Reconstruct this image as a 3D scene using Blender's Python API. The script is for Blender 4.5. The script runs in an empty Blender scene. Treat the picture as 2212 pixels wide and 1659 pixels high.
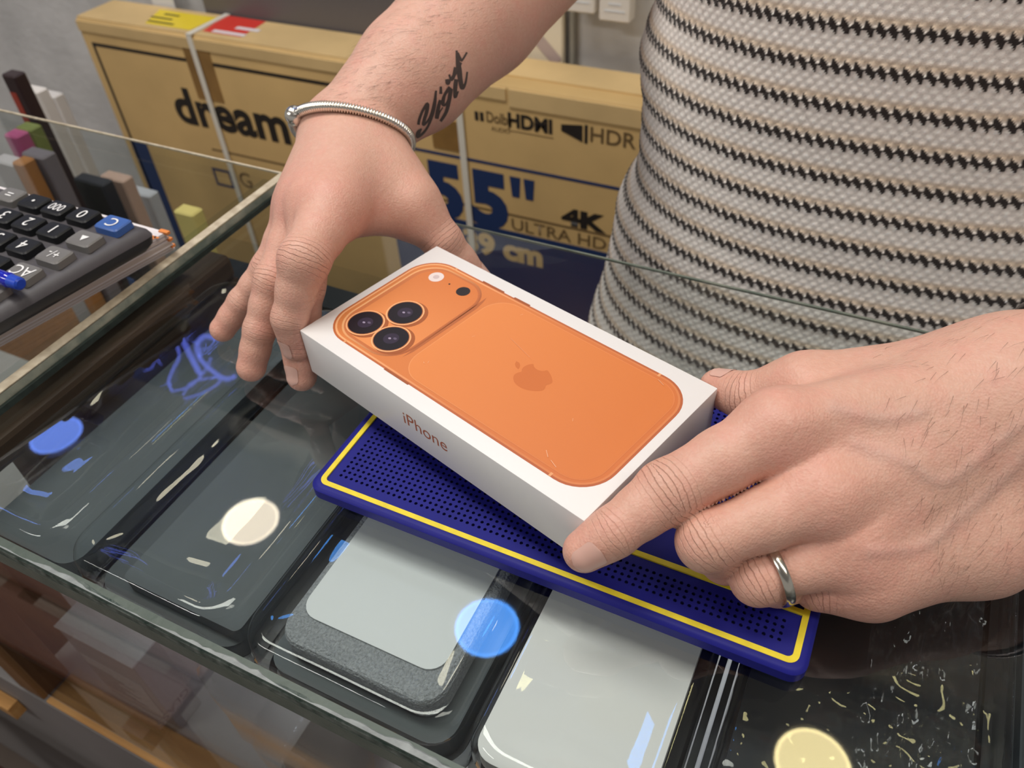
import bpy, bmesh, math, random
import numpy as np
from mathutils import Vector, Matrix
random.seed(7); rng = np.random.default_rng(7)
scn = bpy.context.scene
col = scn.collection

# ---------------------------------------------------------------- camera
FPX, IW, IH = 1721.4, 2212.0, 1659.0
CAMR = np.array([[0.89880, -0.27050, 0.34490], [0.43580, 0.63550, -0.63740], [-0.04670, 0.72320, 0.68910]])
CAMC = np.array([0.0, 0.0, 0.3092])
cd = bpy.data.cameras.new('camera'); cam = bpy.data.objects.new('camera', cd); col.objects.link(cam)
_m = Matrix(((*CAMR[0], CAMC[0]), (*CAMR[1], CAMC[1]), (*CAMR[2], CAMC[2]), (0, 0, 0, 1)))
cam.matrix_world = _m
cd.sensor_width = 36.0; cd.lens = FPX / IW * 36.0; cd.clip_start = 0.01; cd.clip_end = 30
cd.dof.use_dof = True; cd.dof.focus_distance = 0.355; cd.dof.aperture_fstop = 13.0
scn.camera = cam

# ---------------------------------------------------------------- world, lights, exposure
wd = bpy.data.worlds.new('world'); scn.world = wd; wd.use_nodes = True
wd.node_tree.nodes['Background'].inputs[0].default_value = (1.0, 0.96, 0.91, 1)
wd.node_tree.nodes['Background'].inputs[1].default_value = 0.31
scn.view_settings.view_transform = 'Standard'; scn.view_settings.look = 'None'
scn.view_settings.gamma = 1.0; scn.view_settings.use_curve_mapping = False
scn.view_settings.exposure = -0.10
scn.cycles.transparent_max_bounces = 32; scn.cycles.max_bounces = 10
def area(name, loc, size, power, colr, target=None, sy=None):
    l = bpy.data.lights.new(name, 'AREA'); l.energy = power; l.color = colr; l.size = size
    if sy: l.shape = 'RECTANGLE'; l.size_y = sy
    o = bpy.data.objects.new(name, l); col.objects.link(o); o.location = loc
    d = (Vector(target) - Vector(loc)) if target else Vector((0, 0, -1))
    o.rotation_euler = d.to_track_quat('-Z', 'Y').to_euler(); return o
# area lights added below the ceiling to brighten the scene, no known fittings
area('ceiling_fill_light', (-0.70, 0.34, 1.58), 1.3, 20, (1.0, 0.95, 0.88), (-0.70, 0.34, 0), 0.3)
area('ceiling_fill_light', (0.75, 0.05, 1.58), 1.3, 11, (1.0, 0.93, 0.84), (0.75, 0.05, 0), 0.3)
area('ceiling_fill_light', (-1.6, -1.1, 1.58), 1.3, 25, (1.0, 0.95, 0.9), (-1.6, -1.1, 0), 0.3)

# ---------------------------------------------------------------- helpers
def PD(px, py, dep):
    q = np.array([(px - IW / 2) / FPX * dep, -(py - IH / 2) / FPX * dep, -dep]); return CAMC + CAMR @ q
def _ray(px, py):
    return CAMR @ np.array([(px - IW / 2) / FPX, -(py - IH / 2) / FPX, -1.0])
def GZ(px, py, z):
    d = _ray(px, py); return CAMC + d * ((z - CAMC[2]) / d[2])
def AY(px, py, Y):
    d = _ray(px, py); return CAMC + d * ((Y - CAMC[1]) / d[1])

def tag(o, label=None, cat=None, group=None, kind=None):
    if label: o['label'] = label
    if cat: o['category'] = cat
    if group: o['group'] = group
    if kind: o['kind'] = kind
    return o
def empty(name, loc=(0, 0, 0), rz=0.0):
    o = bpy.data.objects.new(name, None); col.objects.link(o); o.location = loc; o.rotation_euler = (0, 0, rz)
    o.empty_display_size = 0.02; return o
def link(name, me, parent=None, loc=None):
    o = bpy.data.objects.new(name, me); col.objects.link(o)
    if parent is not None: o.parent = parent
    if loc is not None: o.location = loc
    return o

def rr(x0, y0, x1, y1, r, n=6):
    P = []
    for cx, cy, a0 in ((x1 - r, y1 - r, 0), (x0 + r, y1 - r, 90), (x0 + r, y0 + r, 180), (x1 - r, y0 + r, 270)):
        for i in range(n + 1):
            a = math.radians(a0 + 90 * i / n); P.append((cx + r * math.cos(a), cy + r * math.sin(a)))
    return P
def ell(cx, cy, a, b=None, n=32):
    b = a if b is None else b
    return [(cx + a * math.cos(2 * math.pi * i / n), cy + b * math.sin(2 * math.pi * i / n)) for i in range(n)]

class MB:
    def __init__(s): s.v = []; s.f = []; s.m = []
    def add(s, v, f, m=0):
        o = len(s.v); s.v += [tuple(map(float, q)) for q in v]; s.f += [tuple(i + o for i in q) for q in f]; s.m += [m] * len(f); return s
    def box(s, a, b, m=0):
        x0, y0, z0 = a; x1, y1, z1 = b
        return s.add([(x0, y0, z0), (x1, y0, z0), (x1, y1, z0), (x0, y1, z0), (x0, y0, z1), (x1, y0, z1), (x1, y1, z1), (x0, y1, z1)],
                     [(0, 3, 2, 1), (4, 5, 6, 7), (0, 1, 5, 4), (1, 2, 6, 5), (2, 3, 7, 6), (3, 0, 4, 7)], m)
    def prism(s, poly, z0, z1, m=0, mside=None):
        n = len(poly); v = [(x, y, z0) for x, y in poly] + [(x, y, z1) for x, y in poly]
        s.add(v, [tuple(range(n - 1, -1, -1)), tuple(range(n, 2 * n))], m)
        return s.add(v, [(i, (i + 1) % n, n + (i + 1) % n, n + i) for i in range(n)], m if mside is None else mside)
    def loft(s, rings, m=0, cap0=True, cap1=True, closed=True):
        n = len(rings[0]); v = [p for r in rings for p in r]; f = []
        for k in range(len(rings) - 1):
            for i in range(n if closed else n - 1):
                j = (i + 1) % n; f.append((k * n + i, k * n + j, (k + 1) * n + j, (k + 1) * n + i))
        if cap0: f.append(tuple(range(n - 1, -1, -1)))
        if cap1: f.append(tuple(range((len(rings) - 1) * n, len(rings) * n)))
        return s.add(v, f, m)
    def tube(s, pts, r, n=10, m=0, cap=True, closed=False):
        P = [np.array(p, float) for p in pts]; N = len(P); R = r if hasattr(r, '__len__') else [r] * N
        rings = []; up = None
        for i in range(N):
            if closed: t = P[(i + 1) % N] - P[i - 1]
            else: t = P[min(i + 1, N - 1)] - P[max(i - 1, 0)]
            t = t / (np.linalg.norm(t) + 1e-12)
            if up is None:
                a = np.array([0, 0, 1.0]) if abs(t[2]) < .9 else np.array([1.0, 0, 0])
            else: a = up
            u = a - t * (a @ t); u /= np.linalg.norm(u); up = u; w = np.cross(t, u)
            rings.append([P[i] + R[i] * (math.cos(2 * math.pi * k / n) * u + math.sin(2 * math.pi * k / n) * w) for k in range(n)])
        if closed: rings.append(rings[0]); return s.loft(rings, m, False, False)
        return s.loft(rings, m, cap, cap)
    def annulus(s, inner, outer, z, m=0):
        n = len(inner); v = [(x, y, z) for x, y in inner] + [(x, y, z) for x, y in outer]
        return s.add(v, [(i, n + i, n + (i + 1) % n, (i + 1) % n) for i in range(n)], m)
    def flat(s, poly, z, m=0):
        return s.add([(x, y, z) for x, y in poly], [tuple(range(len(poly)))], m)
    def build(s, name, mats, parent=None, smooth=False, bevel=None, loc=None, auto=None):
        me = bpy.data.meshes.new(name); me.from_pydata(s.v, [], s.f)
        if not isinstance(mats, (list, tuple)): mats = [mats]
        for mt in mats: me.materials.append(mt)
        if len(mats) > 1: me.polygons.foreach_set('material_index', s.m)
        bm = bmesh.new(); bm.from_mesh(me)
        bmesh.ops.remove_doubles(bm, verts=bm.verts, dist=1e-6)
        bmesh.ops.recalc_face_normals(bm, faces=bm.faces)
        if bevel:
            ed = [e for e in bm.edges if len(e.link_faces) == 2 and e.calc_face_angle(0) > 0.5]
            bmesh.ops.bevel(bm, geom=ed, offset=bevel[0], segments=bevel[1], affect='EDGES', profile=0.5, clamp_overlap=True)
        bm.to_mesh(me); bm.free()
        if smooth: me.polygons.foreach_set('use_smooth', [True] * len(me.polygons))
        if auto and hasattr(me, 'set_sharp_from_angle'):
            me.polygons.foreach_set('use_smooth', [True] * len(me.polygons)); me.set_sharp_from_angle(angle=auto)
        me.update(); return link(name, me, parent, loc)

# ---- materials
def nt(name):
    m = bpy.data.materials.new(name); m.use_nodes = True; t = m.node_tree
    return m, t, t.nodes['Principled BSDF'], t.nodes['Material Output']
def N(t, typ, **kw):
    n = t.nodes.new(typ)
    for k, v in kw.items():
        if k.startswith('i_'): n.inputs[k[2:].replace('_', ' ')].default_value = v
        else: setattr(n, k, v)
    return n
def c4(c): return (c[0], c[1], c[2], 1.0)
def mat(name, colr, rough=0.5, metal=0.0, spec=0.5, var=0.0, vscale=30.0, bump=0.0, bscale=200.0, col2=None, attr=None, sss=0.0,
        coat=0.0, sheen=0.0, stretch=(1, 1, 1), bdist=0.001, detail=4.0):
    m, t, b, o = nt(name)
    b.inputs['Base Color'].default_value = c4(colr); b.inputs['Roughness'].default_value = rough
    b.inputs['Metallic'].default_value = metal; b.inputs['Specular IOR Level'].default_value = spec
    if coat: b.inputs['Coat Weight'].default_value = coat; b.inputs['Coat Roughness'].default_value = 0.05
    if sheen: b.inputs['Sheen Weight'].default_value = sheen; b.inputs['Sheen Roughness'].default_value = 0.6
    if var or bump:
        tc = N(t, 'ShaderNodeTexCoord'); mp = N(t, 'ShaderNodeMapping'); mp.inputs['Scale'].default_value = stretch
        t.links.new(tc.outputs['Object'], mp.inputs['Vector'])
    base = None
    if attr:
        a = N(t, 'ShaderNodeVertexColor', layer_name=attr); base = a.outputs['Color']
    if var:
        nz = N(t, 'ShaderNodeTexNoise'); nz.inputs['Scale'].default_value = vscale; nz.inputs['Detail'].default_value = detail
        t.links.new(mp.outputs['Vector'], nz.inputs['Vector'])
        rp = N(t, 'ShaderNodeValToRGB'); rp.color_ramp.elements[0].position = .32; rp.color_ramp.elements[1].position = .68
        t.links.new(nz.outputs['Fac'], rp.inputs['Fac'])
        mx = N(t, 'ShaderNodeMix', data_type='RGBA', blend_type='MIX')
        c2 = col2 if col2 else tuple(max(0, q * (1 - var)) for q in colr)
        ml = N(t, 'ShaderNodeMath', operation='MULTIPLY'); ml.inputs[1].default_value = var if col2 else 1.0
        t.links.new(rp.outputs['Color'], ml.inputs[0]); t.links.new(ml.outputs[0], mx.inputs['Factor'])
        if base is not None:
            mx.blend_type = 'MULTIPLY'; t.links.new(base, mx.inputs['A']); mx.inputs['B'].default_value = c4(c2)
        else:
            mx.inputs['A'].default_value = c4(colr); mx.inputs['B'].default_value = c4(c2)
        base = mx.outputs['Result']
    if base is not None: t.links.new(base, b.inputs['Base Color'])
    if bump:
        n2 = N(t, 'ShaderNodeTexNoise'); n2.inputs['Scale'].default_value = bscale; n2.inputs['Detail'].default_value = detail
        t.links.new(mp.outputs['Vector'], n2.inputs['Vector'])
        bp = N(t, 'ShaderNodeBump'); bp.inputs['Strength'].default_value = bump; bp.inputs['Distance'].default_value = bdist
        t.links.new(n2.outputs['Fac'], bp.inputs['Height']); t.links.new(bp.outputs['Normal'], b.inputs['Normal'])
    if sss:
        b.inputs['Subsurface Weight'].default_value = sss; b.inputs['Subsurface Radius'].default_value = (1.0, 0.35, 0.2)
        b.inputs['Subsurface Scale'].default_value = 0.003
    return m
def glass(name, tint, ior=1.5, rough=0.0, refl=(1, 1, 1), bump=0.0, bscale=20.0, bdist=0.002):
    m, t, b, o = nt(name); t.nodes.remove(b)
    tr = N(t, 'ShaderNodeBsdfTransparent'); tr.inputs[0].default_value = c4(tint)
    gl = N(t, 'ShaderNodeBsdfGlossy'); gl.inputs['Color'].default_value = c4(refl); gl.inputs['Roughness'].default_value = rough
    f0 = ((ior - 1) / (ior + 1)) ** 2                       # Schlick reflectance, the same from either side of a thin sheet
    ge = N(t, 'ShaderNodeNewGeometry'); dt = N(t, 'ShaderNodeVectorMath', operation='DOT_PRODUCT')
    t.links.new(ge.outputs['Normal'], dt.inputs[0]); t.links.new(ge.outputs['Incoming'], dt.inputs[1])
    ab = N(t, 'ShaderNodeMath', operation='ABSOLUTE'); t.links.new(dt.outputs['Value'], ab.inputs[0])
    om = N(t, 'ShaderNodeMath', operation='SUBTRACT'); om.inputs[0].default_value = 1.0; t.links.new(ab.outputs[0], om.inputs[1])
    pw = N(t, 'ShaderNodeMath', operation='POWER'); pw.inputs[1].default_value = 5.0; t.links.new(om.outputs[0], pw.inputs[0])
    fr = N(t, 'ShaderNodeMath', operation='MULTIPLY_ADD'); fr.inputs[1].default_value = 1 - f0; fr.inputs[2].default_value = f0; t.links.new(pw.outputs[0], fr.inputs[0])
    mx = N(t, 'ShaderNodeMixShader')
    t.links.new(fr.outputs[0], mx.inputs[0]); t.links.new(tr.outputs[0], mx.inputs[1]); t.links.new(gl.outputs[0], mx.inputs[2])
    t.links.new(mx.outputs[0], o.inputs[0])
    if bump:
        tc = N(t, 'ShaderNodeTexCoord'); nz = N(t, 'ShaderNodeTexNoise'); nz.inputs['Scale'].default_value = bscale; nz.inputs['Detail'].default_value = 1.0
        t.links.new(tc.outputs['Object'], nz.inputs['Vector'])
        bp = N(t, 'ShaderNodeBump'); bp.inputs['Strength'].default_value = bump; bp.inputs['Distance'].default_value = bdist
        t.links.new(nz.outputs['Fac'], bp.inputs['Height']); t.links.new(bp.outputs['Normal'], gl.inputs['Normal'])
    return m
def emit(name, colr, s):
    m, t, b, o = nt(name); t.nodes.remove(b); e = N(t, 'ShaderNodeEmission'); e.inputs[0].default_value = c4(colr); e.inputs[1].default_value = s
    t.links.new(e.outputs[0], o.inputs[0]); return m

def text(name, s, size, m, org, xd, yd, parent=None, bold=0.0, ext=0.0, align='LEFT', sx=1.0, shear=0.0, spacing=1.0):
    cu = bpy.data.curves.new(name, 'FONT'); cu.body = s; cu.size = size; cu.offset = bold; cu.extrude = ext; cu.align_x = align
    cu.resolution_u = 4; cu.shear = shear; cu.space_character = spacing
    tmp = bpy.data.objects.new('tmp', cu); col.objects.link(tmp)
    dg = bpy.context.evaluated_depsgraph_get(); me = bpy.data.meshes.new_from_object(tmp.evaluated_get(dg))
    bpy.data.objects.remove(tmp); bpy.data.curves.remove(cu)
    X = Vector(xd).normalized(); Y = Vector(yd).normalized(); Z = X.cross(Y)
    M = Matrix(((X.x * sx, Y.x, Z.x, org[0]), (X.y * sx, Y.y, Z.y, org[1]), (X.z * sx, Y.z, Z.z, org[2]), (0, 0, 0, 1)))
    me.transform(M); me.materials.clear(); me.materials.append(m); me.name = name
    return link(name, me, parent)

# ---------------------------------------------------------------- materials
M_wall = mat('plaster_grey', (.68, .675, .67), .9, var=.2, vscale=9, bump=.35, bscale=60, bdist=.004)
M_floor = mat('floor_tile', (.16, .12, .10), .4, var=.3, vscale=6)
M_ceil = mat('ceiling_paint', (.62, .63, .66), .9)
M_glass = glass('counter_glass', (.925, .950, .942), 1.62)
M_glass2 = glass('counter_glass_side', (.90, .935, .925), 1.62)
M_gunder = glass('glass_underside', (.97, .985, .98), 1.02)
M_thin = glass('thin_glass', (.96, .97, .965), 1.30)
M_gedge = mat('glass_edge_green', (.035, .085, .065), .22, spec=.7, var=.9, vscale=90, col2=(.13, .17, .14), bump=.6, bscale=240)
M_gedge2 = mat('glass_edge_pale', (.17, .21, .18), .3, spec=.7, var=.9, vscale=70, col2=(.42, .42, .34), bump=.5, bscale=200)
M_sil = mat('old_silicone', (.27, .30, .30), .45, var=.4, vscale=120, bump=.4, bscale=300)
M_tan = mat('dirty_tape', (.42, .35, .25), .55, var=.9, vscale=160, col2=(.62, .55, .42), bump=.4, bscale=300)
M_wood = mat('orange_wood', (.50, .24, .07), .45, var=.7, vscale=14, col2=(.66, .37, .14), stretch=(1, 12, 12), bump=.1)
M_wood_d = mat('brown_wood', (.20, .095, .032), .5, var=.8, vscale=14, col2=(.13, .06, .022), stretch=(10, 10, 1), bump=.1)
M_walnut = mat('dark_walnut', (.075, .042, .024), .5, var=.7, vscale=14, col2=(.045, .026, .016), stretch=(10, 1, 10))
M_greyp = mat('grey_panel', (.23, .21, .21), .55, var=.15, vscale=8)
M_shelf = mat('case_floor_grey', (.40, .38, .36), .6)
M_clear = glass('clear_plastic', (.95, .965, .97), 1.50, 0.01, bump=.5, bscale=22, bdist=.003)
M_clear_w = glass('crinkled_plastic', (.9, .92, .95), 1.4, 0.03, bump=1.0, bscale=60, bdist=.004)
M_black = mat('black_plastic', (.014, .016, .019), .35)
M_char = mat('charcoal_card', (.085, .10, .108), .6, var=.12, vscale=30)
M_char2 = mat('charcoal_card_dark', (.055, .066, .072), .6)
M_card = mat('pale_grey_card', (.72, .735, .745), .65)
M_card2 = mat('white_card', (.76, .745, .735), .65)
M_foam = mat('grey_foam', (.26, .275, .29), .9, var=.5, vscale=700, col2=(.55, .57, .6), bump=1.0, bscale=900, bdist=.002)
M_white = mat('white_board', (.86, .85, .86), .5)
M_whitebox = mat('white_carton', (.80, .79, .79), .42, bump=.05, bscale=400)
M_metal = mat('silver', (.80, .77, .70), .22, metal=1.0)
M_casefill = emit('case_fill_strip', (.80, .84, 1.0), 42.0)
M_metal_d = mat('silver_dark', (.30, .29, .28), .35, metal=1.0)

# ---------------------------------------------------------------- setting
FLOOR = -0.97; WALLY = 1.135
def struct(o): o['kind'] = 'structure'; return o
struct(MB().box((-4, -3, FLOOR - .05), (3, WALLY + .1, FLOOR)).build('floor', M_floor))
struct(MB().box((-4, WALLY, FLOOR), (3, WALLY + .1, 1.66)).build('wall_back', M_wall))
struct(MB().box((-4, -3, 1.60), (3, WALLY + .1, 1.66)).build('ceiling', M_ceil))
struct(MB().box((-4, WALLY - .014, FLOOR), (3, WALLY, FLOOR + .09)).build('baseboard_back', M_greyp))

# ceiling downlights, every second one cool blue
def downlight(x, y, colr, s, lab):
    t = empty('ceiling_downlight', (x, y, 1.575))
    MB().loft([[(px, py, z) for px, py in ell(0, 0, r, n=40)] for r, z in ((.100, .025), (.100, .004), (.094, 0), (.086, .002), (.083, .012))], cap0=False, cap1=False).build('trim_ring', M_white, t, smooth=True)
    MB().annulus(ell(0, 0, .0745, n=40), ell(0, 0, .083, n=40), .006).build('bright_rim', emit('lamp_rim', colr, s * 1.35), t)
    MB().flat(ell(0, 0, .0745, n=40), .007).build('diffuser', emit('lamp_lens', colr, s), t)
    return tag(t, lab, 'ceiling light', 'round ceiling downlights')
BL, WM = (.10, .36, 1.0), (1.0, .86, .66)
for i, (x, c, s, lab) in enumerate(((-2.2446, (.17, .31, 1.0), 11, 'round ceiling downlight glowing blue, mirrored in the glass over the corner tray'),
                                    (-1.4037, WM, 14, 'round ceiling downlight glowing warm white, mirrored beside the blue mat'),
                                    (-.6045, BL, 15, 'round ceiling downlight glowing blue, mirrored in the glass beside the foam tray'),
                                    (.2224, (1.0, .84, .42), 15, 'round ceiling downlight glowing warm white, mirrored by the crinkled tray'))):
    downlight(x, (.9268, .9105, .8941, .8941)[i], c, s, lab)

# ---------------------------------------------------------------- counter
FR, BK = 0.0875, 0.4206           # front and back edge of the glass top
LX = -0.411                        # edge of the raised side glass
GT = 0.009
def pane(name, x0, y0, x1, y1, z0, z1, mg, me_):
    b = MB(); b.add([(x0, y0, z0), (x1, y0, z0), (x1, y1, z0), (x0, y1, z0), (x0, y0, z1), (x1, y0, z1), (x1, y1, z1), (x0, y1, z1)],
                    [(4, 5, 6, 7)], 0)
    v = [(x0, y0, z0), (x1, y0, z0), (x1, y1, z0), (x0, y1, z0), (x0, y0, z1), (x1, y0, z1), (x1, y1, z1), (x0, y1, z1)]
    b.add(v, [(0, 1, 5, 4), (1, 2, 6, 5)], 1); b.add(v, [(0, 3, 2, 1), (2, 3, 7, 6), (3, 0, 4, 7)], 2)
    return b, [mg, me_, M_gunder]
def ragged(x0, x1, yin, amp, n, seed, z0, z1, base, axis=0, mm=None, prob=.0):
    r = np.random.default_rng(seed); xs = np.linspace(x0, x1, n); w = yin + amp * np.convolve(r.normal(size=n + 8), np.ones(9) / 3., 'same')[4:4 + n]
    w = np.clip(w, .0004, None); b = MB(); v = []; f = []
    for i in range(n):
        for yy, zz in ((base, z0), (base + w[i], z0), (base + w[i] * .8, z1), (base, z1)):
            v.append((xs[i], yy, zz) if axis == 0 else (yy, xs[i], zz))
    for i in range(n - 1):
        for k in range(4):
            f.append((i * 4 + k, i * 4 + (k + 1) % 4, i * 4 + 4 + (k + 1) % 4, i * 4 + 4 + k))
    b.add(v, f); return b

gt = empty('glass_counter_top', (0, 0, 0))
b, ms = pane('x', -.44, FR, .95, BK, -GT, 0, M_glass, M_gedge); b.build('pane', ms, gt)
o = ragged(-.43, .2, .0016, .0010, 200, 3, 0.0, .0005, FR - .0005).build('silicone_residue', M_sil, gt)
ragged(-.43, .2, .0032, .0008, 240, 5, -GT + .0006, -GT + .0052, FR - .0007).build('chipped_edge_line', mat('ground_edge', (.03, .055, .045), .5, var=.8, vscale=170, col2=(.22, .25, .23), bump=.8, bscale=400), gt)
MB().box((-.41, BK - .0012, -.0012), (.95, BK + .0004, .0002)).build('back_edge', mat('back_edge_line', (.10, .13, .11), .25, var=.6, vscale=40, col2=(.30, .31, .25)), gt)
tag(gt, 'thick clear glass counter top with a chipped green front edge', 'counter top')

gs = empty('side_glass_sheet', (0, 0, 0))
b, ms = pane('x', -1.5, -.6, LX, BK, 0.0006, .0100, M_glass2, M_gedge2); b.build('pane', ms, gs)
ragged(.10, BK, -.006, .0006, 120, 9, .0100, .0106, LX, axis=1) if False else None
MB().prism([(LX - .0075, .05), (LX - .0005, .05), (LX - .0005, BK - .002), (LX - .0075, BK - .002)], .0100, .0106).build('tape_strip', M_tan, gs)
MB().box((-1.5, BK - .0014, .0088), (LX - .001, BK + .0004, .0102)).build('edge_residue', M_tan, gs)
MB().prism([(LX + .0002, .05), (LX + .0024, .05), (LX + .0024, BK - .002), (LX + .0002, BK - .002)], .0006, .0044).build('dark_seam', mat('dark_seam', (.022, .035, .03), .4, var=.5, vscale=200), gs)
tag(gs, 'raised side glass sheet under the paper pad and calculator', 'glass sheet')

# display case below the glass
dc = empty('display_case', (0, 0, FLOOR))
def dpart(b, n, m, bevel=None, **k): return b.build(n, m, dc, bevel=bevel, loc=(0, 0, -FLOOR), **k)
dpart(MB().box((-.5195, FR + .0005, -.340), (.95, FR + .028, -.3405 + .004)), 'bottom_rail', M_wood, (.001, 1))
dpart(MB().box((-.55, FR + .0005, -.3355), (-.5195, FR + .028, -.0105)), 'corner_post', M_wood_d, (.001, 1))
dpart(MB().box((-.55, FR + .028, -.36), (.95, BK, -.341)), 'case_floor', M_shelf)
dpart(MB().box((-1.5, FR - .0005, FLOOR + .08), (.95, FR + .028, -.3405)), 'lower_front_panel', M_greyp)
dpart(MB().box((-1.5, FR - .012, -.425), (-.60, FR - .001, -.405)), 'side_rail', M_wood)
dpart(MB().box((-.445, FR + .012, -.030), (-.4070, .338, -.0105)), 'side_batten', M_walnut, (.004, 2))
dpart(MB().box((-.515, FR + .03, -.0640), (.95, BK - .01, -.0600)), 'glass_shelf', M_thin)
dpart(MB().box((-.515, FR + .003, -.333), (.95, FR + .0060, -.0207)), 'front_pane', M_thin)
dpart(MB().box((.93, FR, FLOOR), (.95, BK, -.0105)), 'end_panel', M_wood_d)
dpart(MB().box((-1.5, .05, FLOOR), (-.55, .09, -.01)).box((-1.5, .39, FLOOR), (-1.47, .42, -.001)), 'side_support', M_wood_d) if False else None
dpart(MB().box((-.50, BK - .05, -.0715), (.9, BK - .040, -.0690)), 'case_fill_strip', M_casefill)  # glowing strip added to brighten the inside of the case
dpart(MB().box((-.505, BK - .054, -.0690), (.905, BK - .030, -.0645)).box((-.505, BK - .036, -.095), (.905, BK - .030, -.0690)), 'fill_shield', M_black)  # added black shield, keeps the strip's light off the sweater
dpart(MB().box((-.445, FR + .065, -.20), (-.4075, .338, -.031)), 'side_wall', M_walnut)
dpart(MB().box((-.44, FR - .0008, -.0205), (.95, FR + .0066, -GT - .0002)), 'support_edge', mat('support_edge', (.11, .135, .115), .45, var=.7, vscale=60, col2=(.17, .19, .165), bump=.3, bscale=200))
tag(dc, 'wooden display case with orange bottom rail and grey lower front panel', 'display case')
sc = empty('side_case', (-.95, 0, FLOOR))
MB().box((-1.5, .14, FLOOR), (-.56, .16, -.001)).box((-1.5, .40, FLOOR), (-1.47, .42, -.001)).build('carcass', M_wood_d, sc, loc=(.95, 0, -FLOOR))
MB().box((-1.46, .16, -.36), (-.56, .40, -.345)).build('shelf', M_shelf, sc, loc=(.95, 0, -FLOOR))
tag(sc, 'brown wooden side case carrying the raised glass sheet', 'display case')

# ---------------------------------------------------------------- blister trays under the glass
def ring(x0, y0, x1, y1, ins, z, r, n=8):
    return [(px, py, z) for px, py in rr(x0 + ins, y0 + ins, x1 - ins, y1 - ins, max(.002, r - ins * .6), n)]
def tray(x0, x1, y0, y1, lab, cl=None, ztop=-.0118, r=.017, base=True, zb=-.052):
    cx, cy = (x0 + x1) / 2, (y0 + y1) / 2
    t = empty('blister_tray', (cx, cy, -.060))
    cl = cl or M_clear
    R = [ring(x0, y0, x1, y1, i, z, r) for i, z in ((-.0035, zb + .0015), (-.0035, zb + .003), (-.0005, zb + .0045), (.0, -.030), (.0006, -.0285), (.0006, -.026), (.0, -.0245), (.0012, -.0165), (.0024, -.0136), (.0045, -.0122), (.0075, ztop), (.012, ztop - .0003), (.0135, ztop - .0009), (.03, ztop - .001))]
    MB().loft(R, cap0=False).build('clear_lid', cl, t, smooth=True, loc=(-cx, -cy, .060))
    if base:
        Rb = [ring(x0, y0, x1, y1, i, z, r) for i, z in ((.004, -.0598), (-.003, zb), (-.003, zb + .001), (.002, zb + .001), (.004, -.057), (.02, -.057))]
        MB().loft(Rb).build('black_base', M_black, t, loc=(-cx, -cy, .060))
    return tag(t, lab, 'tray', 'clear blister trays under the glass')
TR = [(-.4010, -.3215), (-.3180, -.2115), (-.2065, -.0945), (-.0905, -.0060), (.0020, .1080), (.1130, .2200)]
YF, YB = .0985, .318
labs = ['clear blister tray beside the raised side glass, mirroring a blue disc', 'empty clear blister tray with charcoal liner, between corner tray and foam tray',
        'clear blister tray holding grey foam and a pale card', 'clear blister tray holding a large white card under the mat',
        'clear crinkled blister tray below the ringed hand', 'clear blister tray farthest from the raised side glass']
for i, ((a, b_), l) in enumerate(zip(TR, labs)):
    tray(a, b_, YF, YB, l, M_clear_w if i >= 4 else None)
# liners, foam, cards
def slab(name, poly, z0, z1, m, lab, cat, bevel=None, group=None):
    cx = sum(p[0] for p in poly) / len(poly); cy = sum(p[1] for p in poly) / len(poly)
    o = MB().prism([(x - cx, y - cy) for x, y in poly], 0, z1 - z0).build(name, m, None, bevel=bevel, loc=(cx, cy, z0)); return tag(o, lab, cat, group)
slab('liner_card', rr(-.396, .104, -.3275, .312, .012), -.056, -.040, M_char, 'charcoal liner card inside the corner tray', 'card')
slab('liner_card', rr(-.312, .104, -.2175, .312, .012), -.056, -.044, M_char2, 'dark liner card lying low in the empty tray', 'card')
slab('liner_card', rr(-.2935, .110, -.2175, .312, .004), -.0438, -.034, M_char, 'charcoal card strip inside the empty tray', 'card')
slab('liner_card', rr(-.200, .105, -.101, .312, .012), -.0565, -.040, M_char, 'charcoal liner card under the grey foam', 'card')
fm = slab('foam_pad', rr(-.2075 + .0125, .113, -.1085, .30, .012), -.0395, -.0225, M_foam, 'grey foam pad with rounded corners inside a tray', 'foam', bevel=(.003, 2))
slab('paper_card', rr(-.1905, .127, -.1145, .30, .009), -.0222, -.0214, M_card, 'pale grey rounded card lying on the grey foam', 'card')
slab('paper_card', rr(-.0860, .103, -.0145, .31, .009), -.0300, -.0205, M_card2, 'large white rounded card inside the tray below the mat', 'card')
slab('liner_card', rr(.008, .105, .102, .312, .012), -.0565, -.046, M_black, 'black liner inside the crinkled tray', 'card')
slab('liner_card', rr(.119, .105, .214, .312, .012), -.0565, -.046, M_char2, 'dark liner inside the farthest tray', 'card')
# crinkled wrap over tray 5
w = []; nx, ny = 60, 90
b = MB(); X = np.linspace(.052, .098, nx); Y = np.linspace(.11, .30, ny); r5 = np.random.default_rng(5)
Zn = r5.normal(size=(nx + 12, ny + 12))
for _ in range(3): Zn = (Zn + np.roll(Zn, 1, 0) + np.roll(Zn, -1, 0) + np.roll(Zn, 1, 1) + np.roll(Zn, -1, 1)) / 5
Zn = Zn[6:-6, 6:-6] / Zn.std()
v = [(X[i], Y[j], -.0275 + .0011 * Zn[i, j]) for i in range(nx) for j in range(ny)]
f = [(i * ny + j, (i + 1) * ny + j, (i + 1) * ny + j + 1, i * ny + j + 1) for i in range(nx - 1) for j in range(ny - 1)]
b.add(v, f); tag(b.build('plastic_wrap', glass('wrap_film', (.9, .92, .94), 1.4, .05), smooth=True), 'crumpled clear plastic wrap inside the tray under the ringed hand', 'plastic wrap')

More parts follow.
